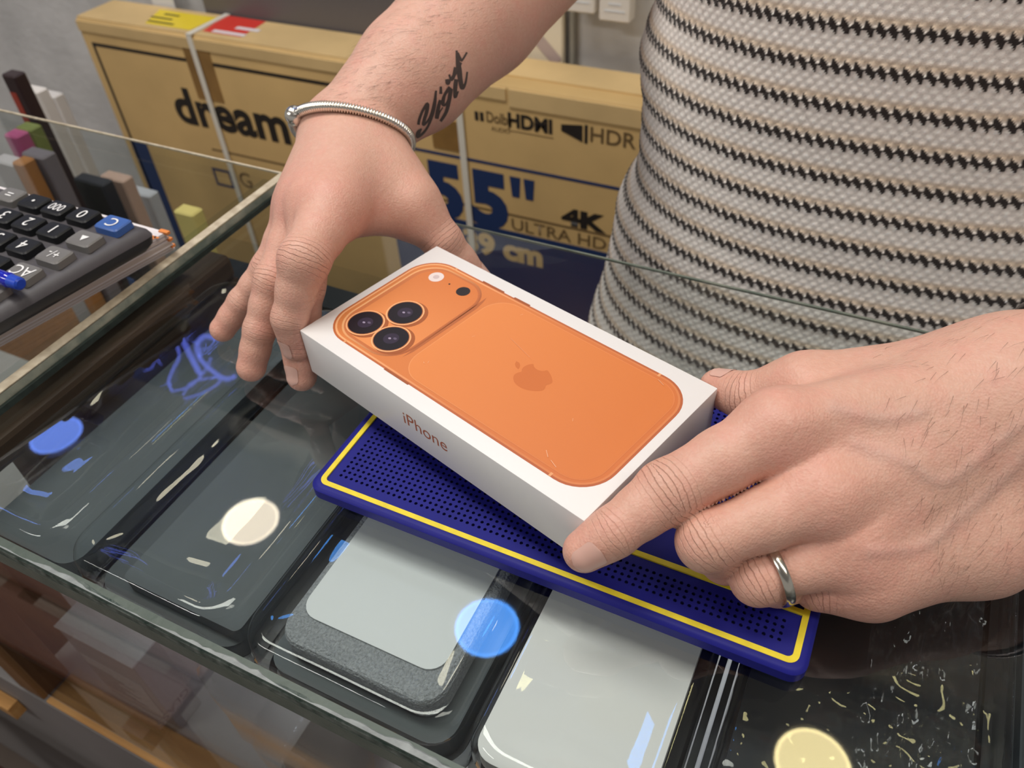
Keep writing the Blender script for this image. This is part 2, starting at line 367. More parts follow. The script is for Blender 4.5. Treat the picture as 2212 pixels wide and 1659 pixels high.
# carton and packet on the case floor
g = empty('screen_protector_box', (-.437, .132, -.3408))
MB().box((-.040, -.0125, 0), (.040, .0125, .108)).build('carton', mat('grey_carton', (.33, .31, .31), .5), g, bevel=(.0006, 1))
MB().box((-.036, -.0131, .012), (.030, -.0125, .07)).build('label_panel', mat('label_grey', (.5, .49, .48), .5), g)
for k in range(9): MB().box((-.034, -.0136, .018 + k * .0045), (.012 - .01 * (k % 3), -.0131, .0194 + k * .0045)).build('print_line', M_metal_d, g)
text('lettering', 'GLASS', .012, mat('print_grey', (.12, .12, .12), .6), (.0402, .010, .035), (0, -1, 0), (0, 0, -1), g)
MB().box((-.041, -.0135, .108), (.041, .0135, .1095)).build('lid_edge', mat('lid_edge', (.62, .63, .63), .35), g)
tag(g, 'small grey screen protector carton standing on the case floor', 'box')
t2 = empty('blister_pack', (-.245, .17, -.3408))
R = [[(px, py, z) for px, py in rr(-.06 - i, -.05 - i, .06 + i, .05 + i, .02)] for i, z in ((-.004, 0.006), (0.003, .01), (.003, .07), (-.004, .09), (.006, .10), (.006, .18), (-.004, .2))]
MB().loft(R, cap0=False).build('clear_shell', M_clear, t2, smooth=True); MB().prism(rr(-.055, -.045, .055, .045, .01), 0, .006).build('black_base', M_black, t2)
tag(t2, 'tall clear blister pack standing on the case floor', 'package')

# blue script sign high on the back wall; its mirror image shows in the corner tray
def mirror_wall(cx, cy, Y=1.112):
    g_ = GZ(cx / 3.16, 350 + cy / 3.16, 0.0); d = g_ - CAMC; d[2] = -d[2]; t = (Y - g_[1]) / d[1]; return g_ + d * t
def smooth_pts(P, n=5):
    out = []
    for i in range(len(P) - 1):
        p0, p1, p2, p3 = (np.array(P[min(max(i + q, 0), len(P) - 1)], float) for q in (-1, 0, 1, 2))
        for t in np.linspace(0, 1, n, endpoint=False): out.append(.5 * (2 * p1 + (p2 - p0) * t + (2 * p0 - 5 * p1 + 4 * p2 - p3) * t * t + (3 * p1 - p0 - 3 * p2 + p3) * t ** 3))
    return out + [np.array(P[-1], float)]
neon = [([(850, 1210), (890, 1245), (940, 1215), (925, 1160)], .030), ([(965, 1130), (1000, 1230), (1065, 1325)], .034), ([(975, 1100), (1030, 1080), (1120, 1130), (1200, 1240), (1222, 1330), (1180, 1420), (1152, 1500), (1175, 1565)], .020),
        ([(1210, 1140), (1270, 1260), (1335, 1390), (1370, 1450)], .040), ([(1490, 1205), (1395, 1190), (1345, 1250), (1365, 1340), (1450, 1425), (1540, 1480), (1600, 1465)], .034),
        ([(1175, 1565), (1300, 1530), (1395, 1430), (1440, 1340)], .014), ([(1250, 1590), (1310, 1505), (1470, 1470), (1500, 1500), (1400, 1570), (1260, 1615)], .014), ([(985, 1425), (1035, 1405), (1062, 1345), (1100, 1385)], .010)]
ns_ = empty('neon_sign', (-1.45, 1.112, .95)); M_neon = emit('neon_blue', (.16, .22, 1.0), 6.5); nl = np.array([-1.45, 1.112, .95])
for st_, w_ in neon:
    MB().tube([mirror_wall(*q) - nl for q in smooth_pts(st_)], w_ * .2, 8).build('neon_tube', M_neon, ns_, smooth=True)
MB().box((-.55, .012, -.45), (.55, .02, .45)).build('backing_board', M_black, ns_)
tag(ns_, 'blue glowing script sign on the back wall, mirrored in the corner tray', 'sign')

# stool with dark red slats in front of the counter
st0 = GZ(45, 1640, -.50); so_ = empty('slatted_stool', (st0[0] - .06, -.105, FLOOR))
M_red = mat('dark_red_wood', (.075, .022, .015), .4, var=.5, vscale=14, col2=(.04, .012, .01), stretch=(1, 10, 10))
for k in range(5): MB().box((-.17, -.15 + k * .062, .455), (.17, -.10 + k * .062, .470)).build('slat', M_red, so_, bevel=(.003, 2))
for sx_ in (-.135, .135): MB().box((sx_ - .015, -.16, .425), (sx_ + .015, .16, .4548)).build('cross_rail', M_red, so_)
for sx_ in (-.135, .135):
    for sy_ in (-.13, .13): MB().box((sx_ - .014, sy_ - .014, 0.0005), (sx_ + .014, sy_ + .014, .4248)).build('leg', M_red, so_)
tag(so_, 'dark red slatted wooden stool in front of the grey counter panel', 'stool')

# ---------------------------------------------------------------- blue mat
M_mat = mat('navy_silicone', (.012, .013, .205), .50, spec=.22, var=.12, vscale=60)
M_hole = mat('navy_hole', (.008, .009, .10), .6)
M_yel = mat('yellow_line', (.85, .68, .03), .5, var=.15, vscale=150)
mx0, mx1, my0, my1, mh = -.2125, .0268, .1738, .3185, .008
mt = empty('silicone_mat', ((mx0 + mx1) / 2, (my0 + my1) / 2, 0.0002))
def L(x, y): return x - (mx0 + mx1) / 2, y - (my0 + my1) / 2
def lrr(a, b, c, d, r, n=6): return [L(x, y) for x, y in rr(a, b, c, d, r, n)]
rings = [[(x, y, z) for x, y in lrr(mx0 + i, my0 + i, mx1 - i, my1 - i, .007 - i * .5)] for i, z in ((.0012, 0), (0, .001), (0, .0064), (.0010, .0076), (.0022, mh))]
b = MB().loft(rings, cap1=False)
# yellow frame groove + recessed field
yi = .0040; yw = .0026
b.annulus(lrr(mx0 + yi, my0 + yi, mx1 - yi, my1 - yi, .0045), lrr(mx0 + .0022, my0 + .0022, mx1 - .0022, my1 - .0022, .0059), mh)
b.build('base', M_mat, mt, auto=.6)
MB().loft([[(x, y, z) for x, y in lrr(mx0 + i, my0 + i, mx1 - i, my1 - i, .0045 - (i - yi) * .8)] for i, z in ((yi, mh - .0012), (yi, mh + .0002), (yi + yw, mh + .0002), (yi + yw, mh - .0012))], cap0=False, cap1=False).build('yellow_border', M_yel, mt)
fi = yi + yw
fx0, fx1, fy0, fy1 = mx0 + fi, mx1 - fi, my0 + fi, my1 - fi
# perforated band: y from fy0 to yd, then divider line, plain field beyond
yd = .2010
MB().box((*L(-.068, yd), mh - .0010), (*L(fx1, yd + .0026), mh + .0003)).build('yellow_divider', M_yel, mt)
def perforated(x0, x1, y0, y1, pit, rad, name):
    nx = int((x1 - x0) / pit); ny = int((y1 - y0) / pit); ox = x0 + ((x1 - x0) - nx * pit) / 2; oy = y0 + ((y1 - y0) - ny * pit) / 2
    V = []; F = []; FM = []
    sq = [(-.5, -.5), (0, -.5), (.5, -.5), (.5, 0), (.5, .5), (0, .5), (-.5, .5), (-.5, 0)]
    oc = [(math.cos(math.radians(a)), math.sin(math.radians(a))) for a in (225, 270, 315, 0, 45, 90, 135, 180)]
    zt = mh - .0006; zb = mh - .0024
    for i in range(nx):
        for j in range(ny):
            cx = ox + (i + .5) * pit; cy = oy + (j + .5) * pit; o = len(V)
            V += [(*L(cx + s[0] * pit, cy + s[1] * pit), zt) for s in sq]
            V += [(*L(cx + s[0] * rad, cy + s[1] * rad), zt) for s in oc]
            V += [(*L(cx + s[0] * rad, cy + s[1] * rad), zb) for s in oc]
            for k in range(8):
                q = (k + 1) % 8
                F.append((o + k, o + q, o + 8 + q, o + 8 + k)); FM.append(0)
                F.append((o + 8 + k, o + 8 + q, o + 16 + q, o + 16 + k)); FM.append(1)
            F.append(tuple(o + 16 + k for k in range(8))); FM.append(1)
    me = bpy.data.meshes.new(name); me.from_pydata(V, [], F); me.materials.append(M_mat); me.materials.append(M_hole)
    me.polygons.foreach_set('material_index', FM); me.update()
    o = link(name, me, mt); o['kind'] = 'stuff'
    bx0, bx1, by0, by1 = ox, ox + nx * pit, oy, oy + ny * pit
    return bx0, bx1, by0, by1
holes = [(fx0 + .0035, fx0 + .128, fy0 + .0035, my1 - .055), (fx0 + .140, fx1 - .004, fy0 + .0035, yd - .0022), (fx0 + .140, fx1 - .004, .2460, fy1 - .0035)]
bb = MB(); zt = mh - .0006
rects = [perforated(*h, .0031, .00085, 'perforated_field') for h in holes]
# plain surface around the perforated fields
(a0, a1, c0, c1), (d0, d1, e0, e1), (g0, g1, h0, h1) = rects
def P4(x0, y0, x1, y1): bb.flat([L(x0, y0), L(x1, y0), L(x1, y1), L(x0, y1)], zt)
P4(fx0, fy0, a0, fy1); P4(a0, fy0, a1, c0); P4(a0, c1, a1, fy1); P4(a1, fy0, d0, fy1); P4(d0, fy0, d1, e0); P4(d0, e1, d1, h0); P4(d0, h1, d1, fy1); P4(d1, fy0, fx1, fy1)
bb.build('top_surface', M_mat, mt)
tag(mt, 'navy blue silicone work mat with yellow border lines lying on the glass', 'mat')

# ---------------------------------------------------------------- phone box
BAZ = math.radians(-16.39); SC = 1.053
BX, BY, BZ, BH = -.1373 * SC, .2405 * SC, .3092 + (.0354 - .3092) * SC, .0281
HL, HW = .0890, .0468
pb = empty('phone_box', (BX, BY, BZ), BAZ); pb.scale = (SC, SC, SC)
lid = MB().box((-HL, -HW, .0006), (HL, HW, BH)).build('lid', M_whitebox, pb, bevel=(.0005, 2), auto=.6)
M_or = lambda n, c, **k: mat(n, c, .38, **k)
def grad(name, c1, c2, axis=0, lo=-1, hi=1, rough=.38):
    m, t, b, o = nt(name); tc = N(t, 'ShaderNodeTexCoord'); sp = N(t, 'ShaderNodeSeparateXYZ'); t.links.new(tc.outputs['Object'], sp.inputs[0])
    mr = N(t, 'ShaderNodeMapRange'); mr.inputs['From Min'].default_value = lo; mr.inputs['From Max'].default_value = hi
    t.links.new(sp.outputs[axis], mr.inputs['Value']); mx = N(t, 'ShaderNodeMix', data_type='RGBA'); mx.inputs['A'].default_value = c4(c1); mx.inputs['B'].default_value = c4(c2)
    nz = N(t, 'ShaderNodeTexNoise'); nz.inputs['Scale'].default_value = 2500
    t.links.new(tc.outputs['Object'], nz.inputs['Vector']); ad = N(t, 'ShaderNodeMath', operation='MULTIPLY_ADD'); ad.inputs[1].default_value = .16; 
    t.links.new(nz.outputs['Fac'], ad.inputs[0]); t.links.new(mr.outputs[0], ad.inputs[2])
    t.links.new(ad.outputs[0], mx.inputs['Factor']); t.links.new(mx.outputs['Result'], b.inputs['Base Color']); b.inputs['Roughness'].default_value = rough; return m
ZT = BH
def ph(name, poly, k, m, parent=pb):
    return MB().flat([(x / 1000, y / 1000) for x, y in poly], ZT + .00004 + k * .00003).build(name, m, parent)
def ringp(name, pin, pout, k, m, parent=pb):
    return MB().annulus([(x / 1000, y / 1000) for x, y in pin], [(x / 1000, y / 1000) for x, y in pout], ZT + .00004 + k * .00003).build(name, m, parent)
PX, PY, PR = 84.5, 38.6, 17.5
OR = (.72, .225, .060)
phone = ph('printed_phone', rr(-PX, -PY, PX, PY, PR, 10), 0, grad('print_rim', (.55, .155, .05), (.47, .125, .045), 0, -.085, .085))
def band(name, i0, i1, k, m): return ringp(name, rr(-PX + i1, -PY + i1, PX - i1, PY - i1, PR - i1, 10), rr(-PX + i0, -PY + i0, PX - i0, PY - i0, PR - i0, 10), k, m, pb)
band('printed_edge_highlight', 1.1, 2.1, 1, grad('print_hl', (.95, .50, .24), (.66, .22, .075), 0, -.085, .02))
ph('printed_back', rr(-PX + 2.1, -PY + 2.1, PX - 2.1, PY - 2.1, PR - 2.1, 10), 1, grad('print_back', (.70, .235, .07), (.62, .175, .048), 0, -.085, .085))
# buttons and antenna breaks on the rim
for x0, x1, y in ((-46, -31, PY), (-24, -13.5, PY), (-35, -18.5, -PY)):
    ph('printed_button', [(x0, y - .5), (x1, y - .5), (x1, y + .7), (x0, y + .7)], 2, M_or('print_button', (.36, .10, .035)))
for x in (-64.6, 64.6):
    for y in (-PY, PY): ph('printed_antenna_line', [(x - .6, y - 2.1 * (y > 0)), (x + .6, y - 2.1 * (y > 0)), (x + .6, y + 2.1 * (y < 0)), (x - .6, y + 2.1 * (y < 0))], 3, M_or('print_antenna', (.78, .36, .16)))
# camera plateau
pl = ph('printed_camera_plateau', rr(-80.5, -35.2, -34.5, 35.2, 15.5, 10), 2, grad('plateau_edge', (.93, .49, .22), (.42, .12, .04), 0, -.080, -.034))
ph('printed_plateau_ring', rr(-79.4, -34.2, -35.4, 34.2, 14.6, 10), 3, grad('plateau_ring', (.62, .20, .07), (.52, .15, .048), 0, -.080, -.034))
ph('printed_plateau_top', rr(-77.0, -32.8, -36.2, 33.0, 13.4, 10), 4, grad('plateau_top', (.80, .30, .10), (.66, .20, .056), 1, -.035, .035))
ph('printed_plateau_shade', [(-34.5, -28), (-33.2, -22), (-32.6, 20), (-33.6, 26), (-35, 30)], 2, M_or('plateau_shade', (.46, .135, .045)))
# lower glass panel of the printed phone
ph('printed_panel_line', rr(-30.6, -34.9, 80.6, 34.9, 13, 10), 3, grad('panel_line', (.80, .32, .12), (.70, .22, .07), 0, -.03, .08))
ph('printed_panel', rr(-30.2, -34.5, 80.2, 34.5, 12.7, 10), 4, grad('panel', (.755, .255, .075), (.66, .195, .050), 0, -.03, .08))
# lenses
M_lblack = mat('print_lens_black', (.008, .007, .012), .35); M_lring = M_or('print_lens_ring', (.93, .47, .22)); M_lsh = M_or('print_lens_shadow', (.36, .10, .03))
M_liris = mat('print_iris', (.030, .022, .045), .35); M_lglint = mat('print_glint', (.35, .30, .42), .35)
for cx, cy in ((-67.8, -22.4), (-58.2, -4.6), (-48.6, -22.4)):
    lens = ph('printed_lens', ell(cx + 1.9, cy + .1, 10.2), 5, M_lsh)
    ph('lens_ring', ell(cx, cy, 9.7), 6, M_lring, pb).parent = lens
    ph('lens_gap', ell(cx, cy, 9.0), 7, M_or('print_lens_gap', (.45, .14, .05)), pb).parent = lens
    ph('lens_glass', ell(cx, cy, 8.6), 8, M_lblack, pb).parent = lens
    ph('lens_iris', ell(cx, cy, 3.9), 9, M_liris, pb).parent = lens
    ph('lens_glint', ell(cx - .6, cy - .4, .8, .6), 10, M_lglint, pb).parent = lens
    ph('lens_glint', ell(cx + 1.6, cy + 1.1, 1.0, .7), 10, mat('print_glint2', (.12, .10, .16), .35), pb).parent = lens
fl = ph('printed_flash', ell(-67.8, 26.1, 4.1), 6, mat('print_flash', (.80, .70, .68), .4)); ph('flash_core', ell(-67.8, 26.1, 1.7), 7, mat('print_flash_core', (.62, .50, .50), .4)).parent = fl
ph('printed_microphone', ell(-57.9, 26.1, .55), 6, M_lblack)
ph('printed_sensor', ell(-47.9, 26.1, 3.7), 6, mat('print_sensor', (.018, .015, .018), .35))
# fruit logo (a round fruit with a bite and a leaf), printed darker
def logo(cx, cy, s, rot, k, m, parent, mk):
    body = [(0, .62), (.12, .70), (.30, .74), (.52, .68), (.68, .54), (.60, .44), (.53, .28), (.53, .10), (.62, -.08), (.76, -.18), (.68, -.40), (.54, -.62), (.36, -.82), (.20, -.84), (.02, -.76), (-.16, -.84), (-.34, -.82), (-.54, -.60), (-.70, -.30), (-.76, .02), (-.72, .32), (-.58, .56), (-.36, .72), (-.16, .70)]
    pts = []
    n = len(body)
    for i in range(n):                                   # Catmull-Rom
        p0, p1, p2, p3 = (np.array(body[(i + q) % n]) for q in (-1, 0, 1, 2))
        for t in (0, .33, .66): pts.append(.5 * (2 * p1 + (p2 - p0) * t + (2 * p0 - 5 * p1 + 4 * p2 - p3) * t * t + (3 * p1 - p0 - 3 * p2 + p3) * t ** 3))
    leaf = [(.02, .82), (.06, 1.0), (.18, 1.16), (.36, 1.24), (.36, 1.06), (.26, .92), (.12, .84)]
    ca, sa = math.cos(rot), math.sin(rot)
    T = lambda P: [(cx + s * (ca * x - sa * y), cy + s * (sa * x + ca * y)) for x, y in P]
    return mk(T(pts)), mk(T(leaf))
M_logo = M_or('print_logo', (.60, .165, .040)); M_logo2 = M_or('print_logo_dark', (.45, .13, .04))
# logo top points towards the camera end of the phone (-x)
logo(22.0, 0.0, 10.6, math.radians(90), 5, M_logo, pb, lambda P: ph('printed_logo', P, 5, M_logo))
# lettering on the long near side and logo on the short side
text('lettering', 'iPhone', .0106, M_logo2, (-.0160, -HW - .00006, .0120), (1, 0, 0), (0, 0, 1), pb, sx=1.0)
def endp(P): return MB().add([(HL + .00006, x / 1000, z / 1000) for x, z in P], [tuple(range(len(P)))]).build('side_logo', M_logo2, pb)
logo(0.0, 13.0, 5.2, 0, 0, M_logo2, pb, endp)
# shrink wrap crease and small scuffs
for (x0, y0, x1, y1, w) in ((-4, 14, 12, 9.5, .12), (-19, 3.0, -18.4, 4.6, .18), (-12, 30, -11.5, 31.4, .2), (-24, -24, -23, -24.6, .25), (-22.5, -22, -21.8, -23.4, .2), (55, -29, 58, -31.5, .3), (60, -32, 64, -33.5, .3), (70, 33, 66, 34.5, .25), (52, -8, 53, -9.5, .2)):
    d = np.array([x1 - x0, y1 - y0]); n_ = np.array([-d[1], d[0]]) / np.linalg.norm(d) * w / 2
    ph('scuff', [(x0 + n_[0], y0 + n_[1]), (x1 + n_[0], y1 + n_[1]), (x1 - n_[0], y1 - n_[1]), (x0 - n_[0], y0 - n_[1])], 12, mat('scuff', (.80, .42, .24), .5))
tag(pb, 'white retail phone box printed with an orange phone, held above the mat', 'box')

# ---------------------------------------------------------------- paper pad, calculator, pen
M_paper = mat('paper_white', (.78, .74, .76), .7); M_paper2 = mat('paper_cream', (.62, .54, .50), .7); M_orprint = mat('orange_print', (.75, .25, .06), .6)
pad = empty('paper_pad', (-.4213, .3060, .0101))
zz = 0.0; k = 0
rp = np.random.default_rng(11)
while zz < .0180:
    h = (.0013, .0009, .0020, .0006)[k % 4]; dx, dy = rp.normal(0, .0006, 2)
    m = (M_paper, M_paper2, M_paper, M_paper2, M_paper)[k % 5]
    e_ = -.001 * (k % 3 == 1)
    MB().prism([(-.22 - .0347, -.165), (e_ - .0347, -.165), (e_, 0), (-.22, 0)], 0, h).build('leaflet', m, pad, loc=(dx + zz * .40, dy - zz * .30, zz)); zz += h; k += 1
ox_, oy_ = zz * .40, -zz * .30
MB().box((ox_ - .024, oy_ - .0080, zz), (ox_ - .001, oy_ - .0062, zz + .0002)).box((ox_ - .0050, oy_ - .018, zz), (ox_ - .0034, oy_ - .0062, zz + .0002)).build('printed_corner', M_orprint, pad)
for q in (.004, .011, .018): MB().box((q * .40 - .006, -q * .30 - .002, q), (q * .40 + .0016, -q * .30 + .0010, q + .0018)).build('printed_edge', M_orprint, pad)
tag(pad, 'stack of white leaflets with orange corners under the calculator', 'paper stack')
zc0 = .0101 + zz + .0003

M_calc = mat('calculator_grey', (.085, .080, .088), .45, spec=.35, var=.12, vscale=50, bump=.05, bscale=800); M_calcd = mat('calculator_side', (.035, .032, .036), .35)
M_key = mat('key_black', (.011, .012, .014), .42, spec=.3); M_keyg = mat('key_grey', (.16, .155, .15), .42); M_keyb = mat('key_blue', (.045, .12, .38), .38); M_leg = mat('legend_white', (.85, .85, .85), .5)
cl = empty('desk_calculator', (-.4735, .2365, zc0))
SHR_ = lambda x, y: x + .17 * (y - .05)                 # the case tapers towards the display
W2 = .0755
# wedge body: x right edge +W, long side to the left
bx0, bx1, by0, by1 = -.15, .0680, -.105, .0500
def body_ring(i, z): return [(SHR_(x, y), y, z) for x, y in rr(bx0 + i, by0 + i, bx1 - i, by1 - i, .006, 5)]
MB().loft([body_ring(.004, 0), body_ring(.001, .004), body_ring(0, .0095)], cap1=False).build('lower_shell', M_calcd, cl, auto=.7)
MB().loft([body_ring(0, .0095), body_ring(.0012, .0125), body_ring(.0040, .0150), body_ring(.0075, .0160)]).build('upper_shell', M_calc, cl, auto=.5)
KZ = .0161
def key(cx, cy, w, h, m, s, hh=.0050, ts=.0085, sx=1.0):
    cx = SHR_(cx, cy)
    e = MB().loft([[(x + cx, y + cy, KZ + z) for x, y in rr(-w / 2 + i, -h / 2 + i, w / 2 - i, h / 2 - i, .0022, 3)] for i, z in ((0, 0), (.0003, hh - .0008), (.0011, hh), (.003, hh - .0003))]).build('key', m, cl, auto=.6)
    if s == '^':
        MB().flat([(cx - .0030, cy + .0020), (cx + .0030, cy + .0020), (cx, cy - .0030)], KZ + hh + .0001).build('legend', M_leg, e)
    elif s == '.':
        MB().flat(ell(cx, cy, .0011, n=12), KZ + hh + .0001).build('legend', M_leg, e)
    elif s: text('legend', s, ts, M_leg, (cx, cy + ts * .34, KZ + hh + .0001), (-1, 0, 0), (0, -1, 0), e, align='CENTER', sx=sx)
kx = [.0510, .0245, .0015, -.0205, -.0435]; ky = [.0370, .0170, -.0030, -.0230, -.0430]
rows = [[('C', M_keyb), ('0', M_key), ('000', M_key), ('.', M_key), ('=', M_keyg)],
        [('^', M_keyg), ('1', M_key), ('2', M_key), ('3', M_key), ('+', M_keyg)],
        [('+/-', M_keyg), ('4', M_key), ('5', M_key), ('6', M_key), ('-', M_keyg)],
        [('AC', M_keyg), ('7', M_key), ('8', M_key), ('9', M_key), ('x', M_keyg)]]
for j, r in enumerate(rows):
    for i, (s, m) in enumerate(r):
        key(kx[i], ky[j], .0190 if i else .0200, .0150, m, s, ts=.0118 if len(s) < 3 else .0098, sx=.85 if len(s) == 3 else 1)
MB().box((-.13, -.095, .0158), (.030, -.060, .0185)).build('display_window', M_black, cl)
for q_ in range(5): key(kx[q_], -.0430, .0190, .0150, M_keyg, ('M', 'M', '%', '', 'M')[q_])
tag(cl, 'dark grey desk calculator with a blue clear key, lying upside down', 'calculator')

M_pen = mat('blue_pen_plastic', (.010, .016, .42), .15, coat=.6)
pe = GZ(34, 610, zc0 + KZ + .0098); pd_ = GZ(-160, 545, zc0 + KZ + .0098) - pe; pd_ /= np.linalg.norm(pd_)
pn = empty('ballpoint_pen', pe)
MB().tube([pd_ * .0035, pd_ * .0055, pd_ * .006, pd_ * .010, pd_ * .12], [.0040, .0046, .0040, .0044, .0044], 16).build('barrel', M_pen, pn, auto=.6)
MB().tube([pd_ * -.0045, pd_ * -.0035, pd_ * .0036], [.0026, .0037, .0040], 16).build('end_plug', mat('pen_plug', (.012, .06, .50), .35), pn, auto=.6)
MB().box((-.0004, -.0002, 0), (.0004, .0002, .0001)).build('highlight_seam', M_leg, pn) if False else None
tag(pn, 'translucent blue ballpoint pen resting on the calculator', 'pen')

# ---------------------------------------------------------------- television carton
TY = 1.0; TX0, TX1 = -1.397, .02; TT = -.170; TD = .098
M_cb = mat('kraft_cardboard', (.68, .46, .19), .75, var=.2, vscale=5, bump=.08, bscale=40)
M_cbt = mat('kraft_cardboard_top', (.74, .53, .25), .75, var=.2, vscale=7)
M_ink = mat('black_ink', (.018, .014, .012), .6); M_inkb = mat('navy_ink', (.012, .035, .125), .6); M_ink_br = mat('brown_ink', (.16, .10, .04), .6)
M_strap = mat('white_strap', (.78, .75, .66), .4); M_tape = mat('brown_tape', (.34, .19, .06), .3, var=.3, vscale=20)
tv = empty('television_carton', ((TX0 + TX1) / 2, TY + TD / 2, FLOOR)); TL = (-(TX0 + TX1) / 2, -TY - TD / 2, -FLOOR)
def tvp(b, n, m, **k): return b.build(n, m, tv, loc=TL, **k)
TB = FLOOR + .001
tvp(MB().box((TX0, TY, TB), (TX1, TY + TD, TT)), 'carton', M_cb, bevel=(.006, 3), auto=.6)
def tvbox(x0, z0, x1, z1, n, m, e=.0006): return tvp(MB().box((x0, TY - e, z0), (x1, TY + .001, z1)), n, m)
def tvtext(n, s, size, m, x, z, bold=0, sx=1.0, spacing=1.0, shear=0):
    o = text(n, s, size, m, (x + TL[0], TY - .0008 + TL[1], z + TL[2]), (1, 0, 0), (0, 0, 1), tv, bold=bold, sx=sx, spacing=spacing, shear=shear); return o
# flap bent over the front, stepped edge
tvp(MB().box((TX0 + .004, TY - .0025, TT - .022), (-.52, TY + .002, TT - .004)).box((-.515, TY - .0025, TT - .030), (TX1 - .01, TY + .002, TT - .004)), 'front_flap', M_cbt)
tvp(MB().box((TX0 + .004, TY + .004, TT - .0005), (-.62, TY + TD - .004, TT + .0018)).box((-.60, TY + .03, TT - .0005), (TX1, TY + TD - .004, TT + .003)), 'top_flap', M_cbt)
# frame lines
zf = -.213
tvbox(-1.369, zf - .0045, -.60, zf + .0015, 'frame_line', M_ink); tvbox(-1.375, -.80, -1.369, zf + .0015, 'frame_line', M_ink)
tvbox(-1.155, -.386, -.30, -.3825, 'thin_rule', M_ink_br)
tvbox(-.74, -.302, TX1 - .02, -.297, 'blue_rule', M_inkb)
tvtext('lettering', 'dream', .096, M_ink, -1.216, -.337, bold=.0030, sx=1.06, spacing=1.02)
tvtext('lettering', 'HDMI', .030, M_ink, -.520, -.231, bold=.0012, sx=.98)
tvbox(-.518, -.2385, -.446, -.2375, 'thin_rule', M_ink_br)
tvtext('lettering', 'Dolby', .024, M_ink_br, -.556, -.230, bold=.0003, sx=.75); tvtext('lettering', 'AUDIO', .010, M_ink_br, -.548, -.243)
tvbox(-.575, -.231, -.569, -.217, 'dolby_mark', M_ink); tvbox(-.566, -.231, -.560, -.217, 'dolby_mark', M_ink)
tvp(MB().add([(-.433, TY - .0008, -.224), (-.400, TY - .0008, -.236), (-.400, TY - .0008, -.210), (-.433, TY - .0008, -.214)], [(0, 1, 2, 3)]), 'projector_mark', M_ink)
tvbox(-.397, -.237, -.392, -.209, 'projector_mark', M_ink)
tvtext('lettering', 'HDR', .032, M_ink_br, -.390, -.232, bold=.0004, sx=1.05)
tvtext('lettering', '5', .132, M_inkb, -.677, -.411, bold=.0075, sx=1.02); tvtext('lettering', '5', .132, M_inkb, -.594, -.411, bold=.0075, sx=1.02)
for x_ in (-.512, -.488): tvp(MB().add([(x_ - .0095, TY - .0008, -.314), (x_ + .0095, TY - .0008, -.314), (x_ + .0065, TY - .0008, -.350), (x_ - .0065, TY - .0008, -.350)], [(0, 1, 2, 3)]), 'inch_mark', M_inkb)
tvtext('lettering', 'ULTRA HD', .030, M_ink_br, -.524, -.411, bold=.0002, sx=1.16); tvtext('lettering', '4K', .040, M_ink, -.431, -.379, bold=.0022, sx=1.42)
tvbox(-.76, -.60, TX1 - .02, -.416, 'blue_band', M_inkb)
tvtext('lettering', '139 cm', .055, M_cbt, -.648, -.472, bold=.003, sx=1.1)
tvbox(-1.3335 - .045, -.86, -1.3335, -.405, 'blue_side_band', M_inkb)
tvp(MB().add([(-1.172, TY - .0008, -.425), (-1.127, TY - .0008, -.425), (-1.127, TY - .0008, -.463), (-1.172, TY - .0008, -.463), (-1.167, TY - .0008, -.430), (-1.132, TY - .0008, -.430), (-1.132, TY - .0008, -.458), (-1.167, TY - .0008, -.458)],
             [(0, 1, 5, 4), (1, 2, 6, 5), (2, 3, 7, 6), (3, 0, 4, 7)]), 'screen_mark', M_inkb)
tvtext('lettering', 'G', .045, M_ink_br, -1.108, -.452)
for i in range(5): tvtext('small_print', 'SMART LED TV ULTRA', .0085, M_cbt, -.735, -.60 + .02 - .013 * i + .15, sx=1.2)
# straps, tape, stickers
for x in (-1.118, -.600):
    tvp(MB().box((x - .0055, TY - .0040, TB), (x + .0055, TY - .0025, TT + .0025)).box((x - .0055, TY - .004, TT + .002), (x + .0055, TY + TD, TT + .0042)), 'packing_strap', M_strap)
tvbox(-1.145, -.283, -1.085, TT - .022, 'tape_piece', M_tape, .0012)
tvbox(-.655, -.29, -.605, -.24, 'tape_piece', M_tape, .0012)
tvp(MB().add([tuple(GZ(*q, TT + .0022)) for q in ((313, 50), (410, 65), (470, 38), (345, 20))], [(0, 1, 2, 3)]), 'yellow_sticker', mat('sticker_yellow', (.86, .66, .02), .45))
for i, (a, c_) in enumerate(((-1.24, .06), (-1.25, .05), (-1.235, .035))): tvp(MB().box((a, TY + .025 + i * .018, TT + .0023), (a + c_, TY + .030 + i * .018, TT + .0026)), 'sticker_print', M_ink)
tvp(MB().add([tuple(GZ(*q, TT + .0022)) for q in ((437, 67), (520, 80), (575, 46), (490, 33))], [(0, 1, 2, 3)]), 'red_sticker', mat('sticker_red', (.72, .045, .03), .45))
for i, (a, c_) in enumerate(((-1.09, .07), (-1.06, .05))): tvp(MB().box((a, TY + .022 + i * .025, TT + .0023), (a + c_, TY + .032 + i * .025, TT + .0026)), 'sticker_print', M_paper)
tag(tv, 'large kraft cardboard television carton with white straps behind the counter', 'carton')

